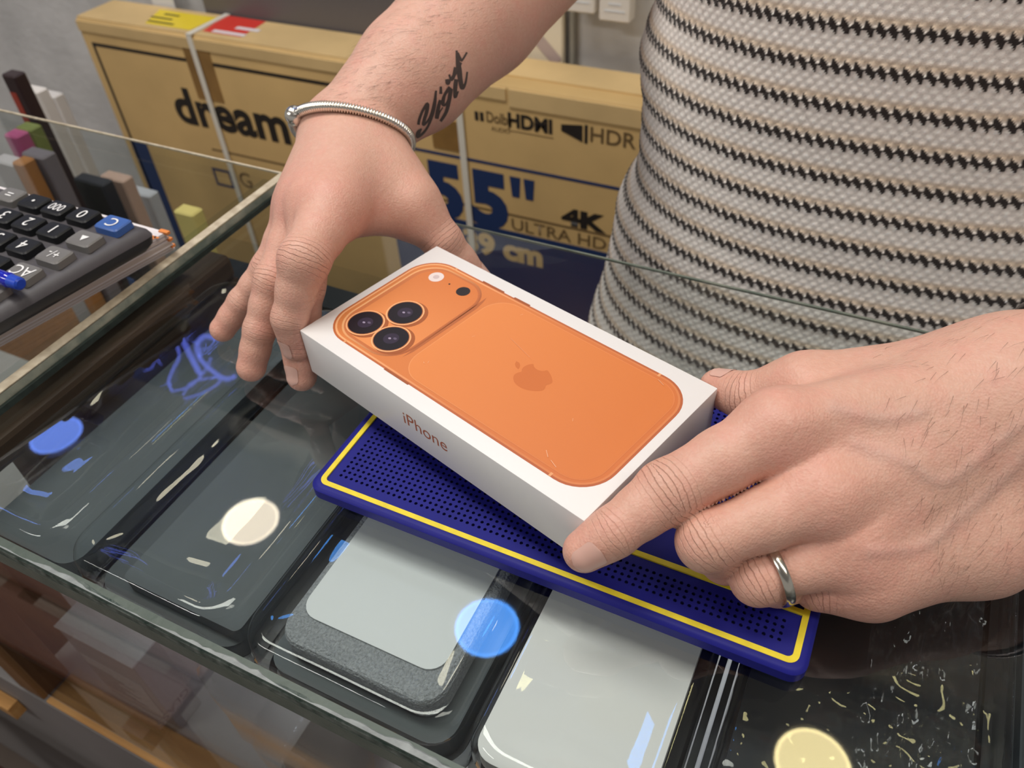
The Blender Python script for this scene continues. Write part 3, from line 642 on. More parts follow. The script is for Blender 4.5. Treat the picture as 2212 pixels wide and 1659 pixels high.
# ---------------------------------------------------------------- things along the back wall
def slabY(name, x0, x1, z0, z1, y, th, m, lab, cat, group=None, extra=None, lean=0):
    e = empty(name, ((x0 + x1) / 2, y, z0))
    w = (x1 - x0) / 2; h = z1 - z0
    MB().box((-w, 0, 0), (w, th, h)).build('body', m, e, bevel=(min(.002, th * .3), 1))
    if extra:
        for (n, a, c_, u, v, mm) in extra: MB().box((-w + a * 2 * w, -.0006, c_ * h), (-w + u * 2 * w, .0004, v * h)).build(n, mm, e)
    e.rotation_euler = (lean, 0, 0)
    return tag(e, lab, cat, group)
a = AY(470, 10, 1.115); c_ = AY(880, 90, 1.115)
slabY('flat_screen', a[0] - .02, c_[0] + .12, a[2] - .42, .34, 1.1, .03, mat('screen_dark', (.125, .115, .12), .35), 'dark grey flat screen standing behind the television carton', 'screen')
slabY('paper_sheet', -1.30, -1.245, -.20, -.06, 1.1, .002, M_card, 'grey paper sheet standing between wall and carton', 'paper')
a = AY(1150, 130, 1.11); c_ = AY(1216, 0, 1.11)
slabY('poster_board', -.58, c_[0] , -.75, .25, 1.108, .012, mat('poster_cream', (.82, .74, .58), .6), 'cream poster board leaning behind the forearm', 'poster',
      extra=[('printed_stripe', .60, .60, .66, .71, M_ink_br)] if False else None)
p_ = AY(1150, 70, 1.107); q_ = AY(1205, 135, 1.107)
pst = MB(); d_ = np.array([q_[0] - p_[0], q_[2] - p_[2]]); n_ = np.array([-d_[1], d_[0]]) / np.linalg.norm(d_) * .009
M_lil = mat('lilac_print', (.50, .40, .38), .6)
pp = bpy.data.objects.get('poster_board')
def on_poster(P, n, m): MB().add([(x - pp.location.x, 1.1070 - pp.location.y, z - pp.location.z) for x, z in P], [tuple(range(len(P)))]).build(n, m, pp)
on_poster([(p_[0] - d_[0] * 2 + n_[0], p_[2] - d_[1] * 2 + n_[1]), (q_[0] + n_[0], q_[2] + n_[1]), (q_[0] - n_[0], q_[2] - n_[1]), (p_[0] - d_[0] * 2 - n_[0], p_[2] - d_[1] * 2 - n_[1])], 'printed_stripe', M_lil)
a = AY(1182, 8, 1.107); b_ = AY(1194, 26, 1.107); on_poster([(a[0], b_[2]), (b_[0], b_[2]), (b_[0], a[2]), (a[0], a[2])], 'printed_mark', mat('blue_print', (.10, .18, .55), .6))
a = AY(1238, 140, 1.13); 
slabY('conduit_strip', a[0] - .004, a[0] + .004, -.9, 1.2, 1.122, .012, mat('conduit_grey', (.36, .35, .31), .6), 'thin grey cable conduit running up the back wall', 'conduit')
M_tagm = mat('package_white', (.80, .75, .68), .5)
for (x0, x1, yb, lab) in ((1219, 1284, 27, 'white hanging packet on the wall nearer the forearm'), (1293, 1360, 47, 'white hanging packet on the wall nearer the sweater')):
    a = AY(x0, yb - 6, 1.09); b_ = AY(x1, yb + 4, 1.09)
    slabY('hanging_packet', a[0], b_[0], a[2] - .002, a[2] + .13, 1.09, .022, M_tagm, lab, 'packet', 'white packets hanging on the wall',
          extra=[('print_line', .30, .17, .70, .19, M_card), ('print_line', .18, .10, .84, .12, M_card), ('print_block', .35, .30, .62, .6, M_card)])
# shop goods standing behind the side glass
goods = [(0, 26, 160, 420, .60, (.030, .016, .018), 'black packet with red print standing at the frame edge', [('red_print', .1, .55, .55, .95, (.35, .05, .03))]),
         (33, 75, 190, 460, .66, (.74, .71, .68), 'tall white packet, taller of two behind the side glass', []),
         (70, 112, 200, 470, .74, (.66, .64, .62), 'white packet with green print behind the side glass', [('green_print', .2, .1, .4, .2, (.1, .4, .12))]),
         (5, 30, 290, 420, .50, (.45, .08, .22), 'pink packet behind the calculator', []),
         (30, 58, 275, 330, .52, (.20, .24, .06), 'olive green packet behind the calculator', []),
         (-20, 22, 345, 440, .47, (.45, .43, .44), 'grey packet low behind the calculator', []),
         (22, 42, 350, 440, .46, (.38, .16, .04), 'orange brown packet behind the calculator', []),
         (42, 85, 330, 450, .48, (.18, .16, .18), 'dark striped packet behind the calculator', []),
         (155, 212, 385, 470, .55, (.020, .022, .030), 'black phone case packet with red mark behind the calculator', [('red_print', .1, .7, .6, .85, (.35, .06, .03)), ('blue_print', .35, .1, .6, .6, (.10, .25, .7))]),
         (212, 258, 380, 480, .58, (.55, .38, .30), 'peach coloured packet beside the black phone case packet', []),
         (262, 315, 410, 500, .62, (.50, .52, .56), 'pale blue packet leaning near the carton', [('navy_print', .3, .3, .7, .5, (.03, .06, .2))]),
         (372, 410, 455, 520, .52, (.72, .60, .20), 'small yellow packet by the side glass edge', [])]
for (x0, x1, y0, y1, Y, c_, lab, ex) in goods:
    a = AY((x0 + x1) / 2 - (x1 - x0) / 2, y0, Y); b_ = AY(x1, y0, Y)
    d_ = AY((x0 + x1) / 2, y1, Y)
    slabY('retail_packet', a[0], b_[0], -.5195, a[2], Y, .018, mat('packet_print', c_, .4), lab, 'packet', 'retail packets behind the side glass',
          extra=[(n, u, v, u2, v2, mat('packet_ink', cc, .4)) for (n, u, v, u2, v2, cc) in ex])
a_ = slabY('back_shelf', -1.38, -.66, FLOOR + .001, -.52, .44, .33, M_wood_d, 'low brown shelf unit behind the side case carrying retail packets', 'shelf')

# ---------------------------------------------------------------- person: signed-distance body
def rcone(p, a, b, r1, r2):
    a = np.asarray(a, np.float32); b = np.asarray(b, np.float32)
    ba = b - a; l2 = float(ba @ ba); rr_ = r1 - r2; a2 = l2 - rr_ * rr_; il2 = 1.0 / l2
    pa = p - a; y = pa @ ba; z = y - l2
    x = pa * l2 - y[:, None] * ba; x2 = np.einsum('ij,ij->i', x, x); y2 = y * y * l2; z2 = z * z * l2
    k = np.sign(rr_) * rr_ * rr_ * x2
    d = (np.sqrt(x2 * a2 * il2) + y * rr_) * il2 - r1
    d1 = np.sqrt(x2 + z2) * il2 - r2; d2 = np.sqrt(x2 + y2) * il2 - r1
    return np.where(np.sign(z) * a2 * z2 > k, d1, np.where(np.sign(y) * a2 * y2 < k, d2, d))
def smin(a, b, k):
    h = np.maximum(k - np.abs(a - b), 0) / k; return np.minimum(a, b) - h * h * k * .25
def chain(p, pts, rad, k=.004, pinch=.93):
    d = None
    for i in range(len(pts) - 1):
        a, b = np.array(pts[i]), np.array(pts[i + 1]); m = (a + b) / 2; rm = (rad[i] + rad[i + 1]) / 2 * pinch
        for q in (rcone(p, a, m, rad[i], rm), rcone(p, m, b, rm, rad[i + 1])):
            d = q if d is None else smin(d, q, k)
    return d
def P_(*t): return [PD(a, b, c * SC) for a, b, c in t]

class Hand:
    """palm: list of (a, b, ra, rb); fingers: dict name -> (points, radii)"""
    def __init__(s, palm, fingers, kp=.016, kf=.009):
        s.palm = [(a, b, ra * SC, rb * SC, *k) for a, b, ra, rb, *k in palm]; s.f = {n: (p, [r * SC for r in rd]) for n, (p, rd) in fingers.items()}; s.kp = kp; s.kf = kf
    def sdf(s, p): return par(s._sdf, p)
    def _sdf(s, p):
        pal = None
        for a, b, ra, rb, *k in s.palm:
            q = rcone(p, a, b, ra, rb); pal = q if pal is None else smin(pal, q, k[0] if k else s.kp)
        d = pal.copy()
        for n, (pts, rad) in s.f.items():
            d = np.minimum(d, smin(pal, chain(p, pts, rad), s.kf))
        return d
    def bounds(s):
        P = []
        for a, b, ra, rb, *k in s.palm: P += [np.array(a) - ra, np.array(a) + ra, np.array(b) - rb, np.array(b) + rb]
        for pts, rad in s.f.values():
            for q, r in zip(pts, rad): P += [np.array(q) - r, np.array(q) + r]
        P = np.array(P); return P.min(0), P.max(0)

def surface_nets(sdf, lo, hi, h, B=8):
    """two-level sampling: coarse blocks first, only blocks near the surface are refined"""
    lo = np.asarray(lo) - 4 * h; n = (np.ceil((np.asarray(hi) + 4 * h - lo) / h / B).astype(int) + 1)
    cs = np.stack(np.meshgrid(*[np.arange(k) for k in n], indexing='ij'), -1).reshape(-1, 3)
    ctr = lo + (cs + .5) * B * h
    dc_ = sdf(ctr); act = cs[np.abs(dc_) < B * h * .87 + 2.5 * h]
    D = np.repeat(np.repeat(np.repeat(dc_.reshape(n).astype(np.float32), B, 0), B, 1), B, 2)
    off = np.stack(np.meshgrid(*[np.arange(B)] * 3, indexing='ij'), -1).reshape(-1, 3)
    for c0 in range(0, len(act), 400):
        idx = (act[c0:c0 + 400, None, :] * B + off[None]).reshape(-1, 3)
        D[idx[:, 0], idx[:, 1], idx[:, 2]] = sdf(lo + idx * h)
    S = D < 0; shp = np.array(D.shape)
    cells = np.zeros(shp - 1, bool); cnt = np.zeros(shp - 1, np.int8)
    for dx in (0, 1):
        for dy in (0, 1):
            for dz in (0, 1): cnt += S[dx:shp[0] - 1 + dx, dy:shp[1] - 1 + dy, dz:shp[2] - 1 + dz]
    ci = np.argwhere((cnt > 0) & (cnt < 8)); vid = -np.ones(shp - 1, np.int64); vid[ci[:, 0], ci[:, 1], ci[:, 2]] = np.arange(len(ci))
    acc = np.zeros((len(ci), 3)); w = np.zeros(len(ci))
    cor = [(a, b, c) for a in (0, 1) for b in (0, 1) for c in (0, 1)]
    for i, a in enumerate(cor):
        for b in cor[i + 1:]:
            if sum(abs(x - y) for x, y in zip(a, b)) != 1: continue
            da = D[ci[:, 0] + a[0], ci[:, 1] + a[1], ci[:, 2] + a[2]]; db = D[ci[:, 0] + b[0], ci[:, 1] + b[1], ci[:, 2] + b[2]]
            m = (da < 0) != (db < 0); t = np.where(m, da / np.where(m, da - db, 1), 0)
            q = np.array(a) + t[:, None] * (np.array(b) - np.array(a)); acc += q * m[:, None]; w += m
    V = lo + (ci + acc / w[:, None]) * h
    F = []
    for ax in range(3):
        u, v = (ax + 1) % 3, (ax + 2) % 3
        sl0 = [slice(None)] * 3; sl1 = [slice(None)] * 3; sl0[ax] = slice(0, -1); sl1[ax] = slice(1, None)
        A, Bq = S[tuple(sl0)], S[tuple(sl1)]
        e = np.argwhere(A != Bq); e = e[(e[:, u] > 0) & (e[:, v] > 0) & (e[:, u] < shp[u] - 1) & (e[:, v] < shp[v] - 1)]
        ins = A[e[:, 0], e[:, 1], e[:, 2]]
        q = []
        for du, dv in ((-1, -1), (0, -1), (0, 0), (-1, 0)):
            c = e.copy(); c[:, u] += du; c[:, v] += dv; q.append(vid[c[:, 0], c[:, 1], c[:, 2]])
        q = np.stack(q, 1); q = np.where(ins[:, None], q, q[:, ::-1]); F.append(q)
    F = np.concatenate(F); F = F[(F >= 0).all(1)]
    g = grad_sdf(sdf, V); d = sdf(V); V = V - np.clip(d, -h, h)[:, None] * g
    return V, F, g
from concurrent.futures import ThreadPoolExecutor
POOL = ThreadPoolExecutor(4)
def par(fn, p):
    p = np.asarray(p, np.float32)
    if len(p) < 4000: return fn(p)
    return np.concatenate(list(POOL.map(fn, np.array_split(p, max(4, len(p) // 30000)))))
TET = np.array([[1, -1, -1], [-1, -1, 1], [-1, 1, -1], [1, 1, 1]], float)
def grad_sdf(sdf, V, e=.0006):
    g = sum(k[None] * sdf(V + k * e)[:, None] for k in TET); return g / (np.linalg.norm(g, axis=1, keepdims=True) + 1e-9)

# --- hand in front (ring on it): joints as (image x, image y, distance along the view axis)
LH_ = dict(
    index=(P_((1680, 925, .304), (1440, 1064, .302), (1326, 1149, .2985), (1262, 1190, .3015)), (.0140, .0120, .0092, .0082)),
    middle=(P_((1775, 1072, .299), (1527, 1170, .298), (1568, 1205, .314), (1628, 1205, .3225)), (.0138, .0110, .0098, .0085)),
    ring=(P_((1842, 1180, .302), (1636, 1250, .303), (1680, 1258, .313), (1735, 1246, .3165)), (.0130, .0098, .0090, .0080)),
    pinky=(P_((1868, 1252, .3078), (1765, 1266, .3107), (1800, 1262, .3118), (1840, 1245, .3125)), (.0120, .0088, .0080, .0072)),
    thumb=(P_((1740, 838, .337), (1612, 856, .350), (1552, 838, .3625)), (.0135, .0102, .0088)))
WL = PD(2300, 885, .320 * SC)
EL = np.array([.300, .455, .125]); SHL = np.array([.215, .655, .40])
def v_(px, py, d): return PD(px, py, d * SC)
LPALM = [
    (v_(1680, 925, .304), v_(2180, 835, .314), .0140, .018),
    (v_(1775, 1072, .299), v_(2200, 890, .312), .0140, .018),
    (v_(1842, 1180, .302), v_(2210, 950, .316), .0132, .018),
    (v_(1868, 1252, .3078), v_(2215, 1010, .320), .0122, .018),
    (v_(1740, 838, .336), v_(2150, 826, .330), .0142, .022),
    (v_(1900, 1240, .3065), v_(2110, 1165, .316), .0135, .0195),
    (v_(2110, 1165, .316), v_(2290, 975, .326), .0195, .023),
    (v_(1800, 950, .322), v_(2200, 920, .330), .012, .02),
    (v_(2180, 835, .318), WL + .004, .021, .026, .03),
    (v_(2240, 960, .326), WL + np.array([.0, -.008, -.008]), .023, .024, .03),
    (WL, WL + (EL - WL) * .45, .0275, .038, .03),
    (WL + (EL - WL) * .45, EL, .038, .042, .03),
    (EL, SHL, .042, .052, .03)]
LEFT = Hand(LPALM, LH_)
# --- hand at the far end of the box (bracelet)
RH_ = dict(
    index=(P_((722, 452, .410), (657, 562, .386), (626, 688, .396), (641, 748, .4055)), (.0150, .0122, .0086, .0078)),
    middle=(P_((690, 444, .416), (652, 618, .404), (647, 740, .411), (652, 813, .417)), (.0140, .0112, .0092, .0078)),
    ring=(P_((660, 446, .426), (590, 608, .420), (561, 712, .426), (543, 793, .4335)), (.0130, .0098, .0082, .0080)),
    pinky=(P_((645, 454, .440), (577, 580, .446), (523, 652, .453), (481, 711, .4595)), (.0115, .0086, .0076, .0073)),
    thumb=(P_((893, 446, .446), (955, 520, .451), (1028, 610, .468)), (.0142, .0112, .0098)))
WR = PD(750, 292, .468 * SC)
ER = np.array([-.232, .600, .178]); SHR = np.array([-.195, .665, .41])
F1 = PD(895, 158, .486 * SC); F2 = PD(1030, 22, .508 * SC)
RPALM = [
    (v_(722, 452, .410), v_(778, 322, .458), .0150, .020),
    (v_(690, 444, .416), v_(762, 310, .461), .0140, .020),
    (v_(660, 446, .426), v_(748, 305, .466), .0130, .019),
    (v_(645, 454, .440), v_(736, 308, .472), .0115, .018),
    (v_(893, 446, .446), v_(814, 348, .456), .0142, .0185),
    (v_(748, 462, .428), v_(868, 458, .444), .0085, .0105, .02),
    (v_(765, 420, .440), v_(840, 402, .450), .0135, .0150, .020),
    (v_(680, 425, .440), v_(752, 325, .474), .013, .019),
    (v_(772, 325, .462), WR, .0200, .0235, .010),
    (v_(744, 312, .470), WR + CAMR @ np.array([-.004, .0, -.006]), .0185, .0232, .010),
    (WR, F1, .0240, .0350, .006), (F1, F2, .0350, .0400, .006), (F2, ER, .0400, .044, .01), (ER, SHR, .043, .054, .02)]
RIGHT = Hand(RPALM, RH_)

def colorize(V, nrm, hand):
    base = np.array([.67, .395, .305]); c = np.tile(base, (len(V), 1))
    def blend(c, tgt, w): return c + (np.array(tgt) - c) * w[:, None]
    nz = np.zeros(len(V))
    for f_, a_ in ((38, .5), (90, .3), (230, .2)):
        ph_ = rng.uniform(0, 6, 3); kk = rng.normal(size=(3, 3)); kk /= np.linalg.norm(kk, axis=1, keepdims=True)
        nz += a_ * np.sin(V @ kk[0] * f_ * 6 + ph_[0]) * np.sin(V @ kk[1] * f_ * 6 + ph_[1]) * np.sin(V @ kk[2] * f_ * 6 + ph_[2])
    c = c * (1 + .05 * nz[:, None])
    for n, (pts, rad) in hand.f.items():
        for j, (q, r) in enumerate(zip(pts, rad)):
            d = np.linalg.norm(V - np.array(q), axis=1)
            if j == 0 and n != 'thumb': c = blend(c, (.68, .27, .21), .62 * np.exp(-(d / .017) ** 2))
            elif j == len(pts) - 1: c = blend(c, (.70, .31, .23), .55 * np.exp(-(d / .014) ** 2))
            else: c = blend(c, (.62, .29, .21), .35 * np.exp(-(d / (r * 1.25)) ** 2))
    return np.clip(c, 0, 1)
def creases(V, hand):
    """position along the finger and strength of the skin folds over each joint"""
    best = np.zeros(len(V)); pos = np.zeros(len(V))
    for n, (pts, rad) in hand.f.items():
        for j in range(1, len(pts) - 1):
            q = np.array(pts[j]); t = np.array(pts[j + 1]) - np.array(pts[j - 1]); t /= np.linalg.norm(t); r = rad[j]
            bend = (np.array(pts[j]) - (np.array(pts[j - 1]) + np.array(pts[j + 1])) / 2); bn = np.linalg.norm(bend)
            view = CAMC - q; view /= np.linalg.norm(view)
            dirn = bend / bn * min(1, bn / .012) + view * .8; dirn = dirn - t * (dirn @ t); dirn /= np.linalg.norm(dirn)
            s = (V - q) @ t; rv = V - q - s[:, None] * t; r2 = np.linalg.norm(rv, axis=1); lat = rv @ np.cross(t, dirn)
            dors = (rv @ dirn) / (r2 + 1e-9)
            w = np.exp(-(s / (r * .60)) ** 2) * (r2 < r * 1.7) * np.clip(dors * 1.3 + .25, 0, 1) * (1.0 if j == 1 else .45)
            cs_ = np.sign(s) * (np.abs(s) + .16 * lat ** 2 / r)
            u = w > best; best = np.where(u, w, best); pos = np.where(u, cs_, pos)
    return pos, best
def lines(V, segs):
    d = np.full(len(V), 9.0)
    for a, b in segs:
        ab = b - a; t = np.clip(((V - a) @ ab) / (ab @ ab), 0, 1); d = np.minimum(d, np.linalg.norm(V - a - t[:, None] * ab, axis=1))
    return d

parts = []
for hand, h in ((LEFT, .00110), (RIGHT, .00130)):
    lo, hi = hand.bounds(); V, F, nr = surface_nets(hand.sdf, lo, hi, h)
    C = colorize(V, nr, hand)
    disp = np.zeros(len(V)); cpos, cw = creases(V, hand)
    if hand is LEFT:
        # tendons and veins on the back of the hand
        for a, b, amp in (((1790, 1065, .290), (2120, 935, .300), .0010), ((1850, 1170, .290), (2140, 985, .300), .0012), ((1690, 915, .292), (2080, 850, .300), .0008)):
            pts = [v_(*a), v_(*b)]; d = lines(V, [(pts[0], pts[1])]); disp += amp * np.exp(-(d / .006) ** 2)
        vein = [[(1850, 960), (1960, 1000), (2040, 1040), (2150, 960), (2230, 900)], [(1880, 1190), (1990, 1180), (2080, 1110), (2180, 1020), (2230, 960)], [(1800, 880), (1900, 905), (1990, 890)]]
        for vv in vein:
            vv = smooth_pts(vv, 4)
            # use distance in the image plane
            q = (V - CAMC) @ CAMR; sx_ = q[:, 0] / -q[:, 2]; sy_ = q[:, 1] / -q[:, 2]
            dd = np.full(len(V), 9.0)
            for i in range(len(vv) - 1):
                a = np.array([(vv[i][0] - IW / 2) / FPX, -(vv[i][1] - IH / 2) / FPX]); b = np.array([(vv[i + 1][0] - IW / 2) / FPX, -(vv[i + 1][1] - IH / 2) / FPX]); ab = b - a
                t = np.clip(((sx_ - a[0]) * ab[0] + (sy_ - a[1]) * ab[1]) / (ab @ ab), 0, 1); dd = np.minimum(dd, np.hypot(sx_ - a[0] - t * ab[0], sy_ - a[1] - t * ab[1]))
            front = (nr @ (-CAMR[:, 2] * -1)) > 0
            ww = np.exp(-(dd / .0085) ** 2) * front; disp += .0006 * ww
            C = C + (np.array([.50, .34, .31]) - C) * (.30 * np.exp(-(dd / .010) ** 2) * front)[:, None]
    V = V + nr * disp[:, None]
    parts.append((V, F, C, cpos, cw))
# torso, neck and head below the clothes (coarse)
TC = np.array([.012, .640, 0.0])
def torso_sdf(p):
    p = np.asarray(p, np.float32)
    d = rcone(p, (-.07, .65, .30), (.09, .65, .30), .115, .115)
    d = smin(d, rcone(p, (.01, .65, .30), (.01, .65, -.25), .13, .125), .08)
    d = smin(d, rcone(p, SHR, (.01, .66, .43), .052, .062), .06); d = smin(d, rcone(p, SHL, (.01, .66, .43), .052, .062), .06)
    d = smin(d, rcone(p, (.01, .66, .42), (.01, .645, .56), .06, .055), .04)
    d = smin(d, rcone(p, (.01, .655, .66), (.01, .63, .60), .088, .062), .03)
    d = smin(d, rcone(p, (.01, .59, .58), (.01, .61, .62), .035, .06), .03)
    d = smin(d, rcone(p, (.01, .555, .605), (.01, .57, .645), .011, .007), .012)       # nose
    for s in (-1, 1): d = smin(d, rcone(p, (.01 + s * .080, .66, .60), (.01 + s * .086, .675, .65), .008, .012), .01)
    for s in (-1, 1): d = smin(d, rcone(p, (.01 + s * .095, .65, -.28), (.01 + s * .10, .65, -.90), .095, .055), .05)
    return d
V, F, _ = surface_nets(torso_sdf, (-.30, .42, -.97), (.32, .80, .78), .009, 6)
parts.append((V, F, np.tile([.67, .395, .305], (len(V), 1)), np.zeros(len(V)), np.zeros(len(V))))
VV = np.concatenate([p[0] for p in parts]); off = np.cumsum([0] + [len(p[0]) for p in parts]); FF = np.concatenate([p[1] + o for p, o in zip(parts, off)]); CC = np.concatenate([p[2] for p in parts])
pbase = np.array([.012, .65, FLOOR])
def np_mesh(name, V, F, m, C=None, parent=None, smooth=True, loc=None):
    me = bpy.data.meshes.new(name); me.vertices.add(len(V)); me.vertices.foreach_set('co', np.asarray(V, np.float32).ravel())
    k = F.shape[1]; me.loops.add(F.size); me.loops.foreach_set('vertex_index', F.astype(np.int32).ravel()); me.polygons.add(len(F))
    me.polygons.foreach_set('loop_start', np.arange(0, F.size, k, dtype=np.int32)); me.polygons.foreach_set('use_smooth', np.full(len(F), smooth)); me.update(calc_edges=True); me.validate()
    if C is not None:
        at_ = me.color_attributes.new('Col', 'FLOAT_COLOR', 'POINT'); at_.data.foreach_set('color', np.concatenate([C, np.ones((len(C), 1))], 1).astype(np.float32).ravel())
    me.materials.append(m); return link(name, me, parent, loc)
def skin_material():
    m, t, b, o = nt('skin'); L_ = t.links.new
    tc = N(t, 'ShaderNodeTexCoord'); at_ = N(t, 'ShaderNodeVertexColor', layer_name='Col')
    n1 = N(t, 'ShaderNodeTexNoise'); n1.inputs['Scale'].default_value = 75; n1.inputs['Detail'].default_value = 5
    n2 = N(t, 'ShaderNodeTexNoise'); n2.inputs['Scale'].default_value = 420; n2.inputs['Detail'].default_value = 4
    vo = N(t, 'ShaderNodeTexVoronoi'); vo.inputs['Scale'].default_value = 900; n3 = N(t, 'ShaderNodeTexNoise'); n3.inputs['Scale'].default_value = 260
    for q in (n1, n2, vo, n3): L_(tc.outputs['Object'], q.inputs['Vector'])
    def ramp(src, lo, hi):
        r = N(t, 'ShaderNodeMapRange'); r.inputs['From Min'].default_value = lo; r.inputs['From Max'].default_value = hi; L_(src, r.inputs['Value']); return r.outputs[0]
    def mixc(fac, a, bcol, k, blend='MIX'):
        mu = N(t, 'ShaderNodeMath', operation='MULTIPLY'); mu.inputs[1].default_value = k; L_(fac, mu.inputs[0])
        mx = N(t, 'ShaderNodeMix', data_type='RGBA', blend_type=blend); L_(mu.outputs[0], mx.inputs['Factor']); L_(a, mx.inputs['A']); mx.inputs['B'].default_value = c4(bcol); return mx.outputs['Result']
    c = mixc(ramp(n1.outputs['Fac'], .45, .72), at_.outputs['Color'], (.72, .33, .27), .40)
    c = mixc(ramp(n2.outputs['Fac'], .50, .75), c, (.60, .29, .22), .24)
    c = mixc(ramp(n2.outputs['Fac'], .50, .28), c, (.76, .52, .42), .22)
    # folds over the joints
    cp_ = N(t, 'ShaderNodeAttribute', attribute_name='crease_pos'); cw_ = N(t, 'ShaderNodeAttribute', attribute_name='crease_w')
    wv = N(t, 'ShaderNodeMath', operation='MULTIPLY_ADD'); wv.inputs[1].default_value = 1 / .0026; L_(cp_.outputs['Fac'], wv.inputs[0])
    nm = N(t, 'ShaderNodeMath', operation='MULTIPLY'); nm.inputs[1].default_value = .55; L_(n3.outputs['Fac'], nm.inputs[0]); L_(nm.outputs[0], wv.inputs[2])
    pp_ = N(t, 'ShaderNodeMath', operation='PINGPONG'); pp_.inputs[1].default_value = .5; L_(wv.outputs[0], pp_.inputs[0])
    ln = ramp(pp_.outputs[0], .40, .49); lw = N(t, 'ShaderNodeMath', operation='MULTIPLY'); L_(ln, lw.inputs[0]); L_(cw_.outputs['Fac'], lw.inputs[1])
    c = mixc(lw.outputs[0], c, (.42, .18, .13), .36)
    L_(c, b.inputs['Base Color']); b.inputs['Roughness'].default_value = .46; b.inputs['Specular IOR Level'].default_value = .42
    b.inputs['Subsurface Weight'].default_value = .14; b.inputs['Subsurface Radius'].default_value = (1.0, .35, .2); b.inputs['Subsurface Scale'].default_value = .0025
    b1 = N(t, 'ShaderNodeBump'); b1.inputs['Strength'].default_value = .36; b1.inputs['Distance'].default_value = .0004; L_(vo.outputs['Distance'], b1.inputs['Height'])
    b2 = N(t, 'ShaderNodeBump'); b2.inputs['Strength'].default_value = .22; b2.inputs['Distance'].default_value = .0008; L_(n2.outputs['Fac'], b2.inputs['Height']); L_(b1.outputs['Normal'], b2.inputs['Normal'])
    b3 = N(t, 'ShaderNodeBump', invert=True); b3.inputs['Strength'].default_value = .75; b3.inputs['Distance'].default_value = .0007; L_(lw.outputs[0], b3.inputs['Height']); L_(b2.outputs['Normal'], b3.inputs['Normal'])
    L_(b3.outputs['Normal'], b.inputs['Normal']); return m
M_skin = skin_material()
person = empty('person', pbase)
body = np_mesh('body', VV - pbase, FF, M_skin, CC, person)
for nm_, k_ in (('crease_pos', 3), ('crease_w', 4)):
    body.data.attributes.new(nm_, 'FLOAT', 'POINT').data.foreach_set('value', np.concatenate([p[k_] for p in parts]).astype(np.float32))
tag(person, 'person in a striped knit sweater holding the phone box with both hands', 'person')

# fingernails: thin shells laid on the finger ends
M_nail = mat('fingernail', (.70, .43, .36), .28, spec=.5, sss=.1); M_nailr = mat('nail_rim', (.78, .66, .55), .5)
def march(sdf, o, d, n=24):
    o = np.array(o, float); d = d / np.linalg.norm(d, axis=-1, keepdims=True)
    for _ in range(n): o = o + d * sdf(o)[:, None]
    return o
def nail(hand, tip, prev, r, nrm, length=.0115, width=.0095, fwd=.35, name='fingernail'):
    t = np.array(tip) - np.array(prev); t /= np.linalg.norm(t); nrm = np.array(nrm, float); nrm -= t * (nrm @ t); nrm /= np.linalg.norm(nrm); s = np.cross(t, nrm)
    nu, nv = 13, 15; v = []; dd = []; c0 = np.array(tip)
    for j in range(nv):
        for i in range(nu):
            u = (i / (nu - 1) - .5) * 2; w = j / (nv - 1)
            wd = min(1.0, math.sqrt(max(0.02, 1 - (1 - w / .22) ** 2)) if w < .22 else 1.0) * (math.sqrt(max(.02, 1 - ((w - .78) / .22) ** 2)) if w > .78 else 1.0)
            phi = u * wd * (width / 2) / r; lon = r * fwd - length * w
            rd = math.cos(phi) * nrm + math.sin(phi) * s; ax_p = c0 + t * lon; up_ = max(0.0, lon) / r
            rd = rd + t * up_ * .5; rd /= np.linalg.norm(rd); v.append(ax_p + rd * r * 1.6); dd.append(-rd)
    dd = np.array(dd); q = march(hand.sdf, np.array(v), dd); v = list(q - dd * .00030)
    f = [(j * nu + i, j * nu + i + 1, (j + 1) * nu + i + 1, (j + 1) * nu + i) for j in range(nv - 1) for i in range(nu - 1)]
    b = MB(); b.add([q - pbase for q in v], f, 0); return b.build(name, M_nail, person, smooth=True)
def todir(px, py, d, q): w = PD(px, py, d) - np.array(q); return w
fi_ = LH_['index']; nail(LEFT, fi_[0][-1], fi_[0][-2], .008, CAMR @ np.array([-.30, -.42, .80]), .0115, .0100, .42)
fi_ = LH_['thumb']; nail(LEFT, fi_[0][-1], fi_[0][-2], .0088, CAMR @ np.array([.1, .75, .6]), .010, .010, .2)
fi_ = RH_['index']; nail(RIGHT, fi_[0][-1], fi_[0][-2], .0078, CAMR @ np.array([-.55, -.05, .80]), .0105, .0088, .35)
fi_ = RH_['middle']; nail(RIGHT, fi_[0][-1], fi_[0][-2], .0078, CAMR @ np.array([-.45, .05, .85]), .0105, .0085, .25)
fi_ = RH_['thumb']; nail(RIGHT, fi_[0][-1], fi_[0][-2], .0098, CAMR @ np.array([.6, .5, .2]), .011, .011, .2)

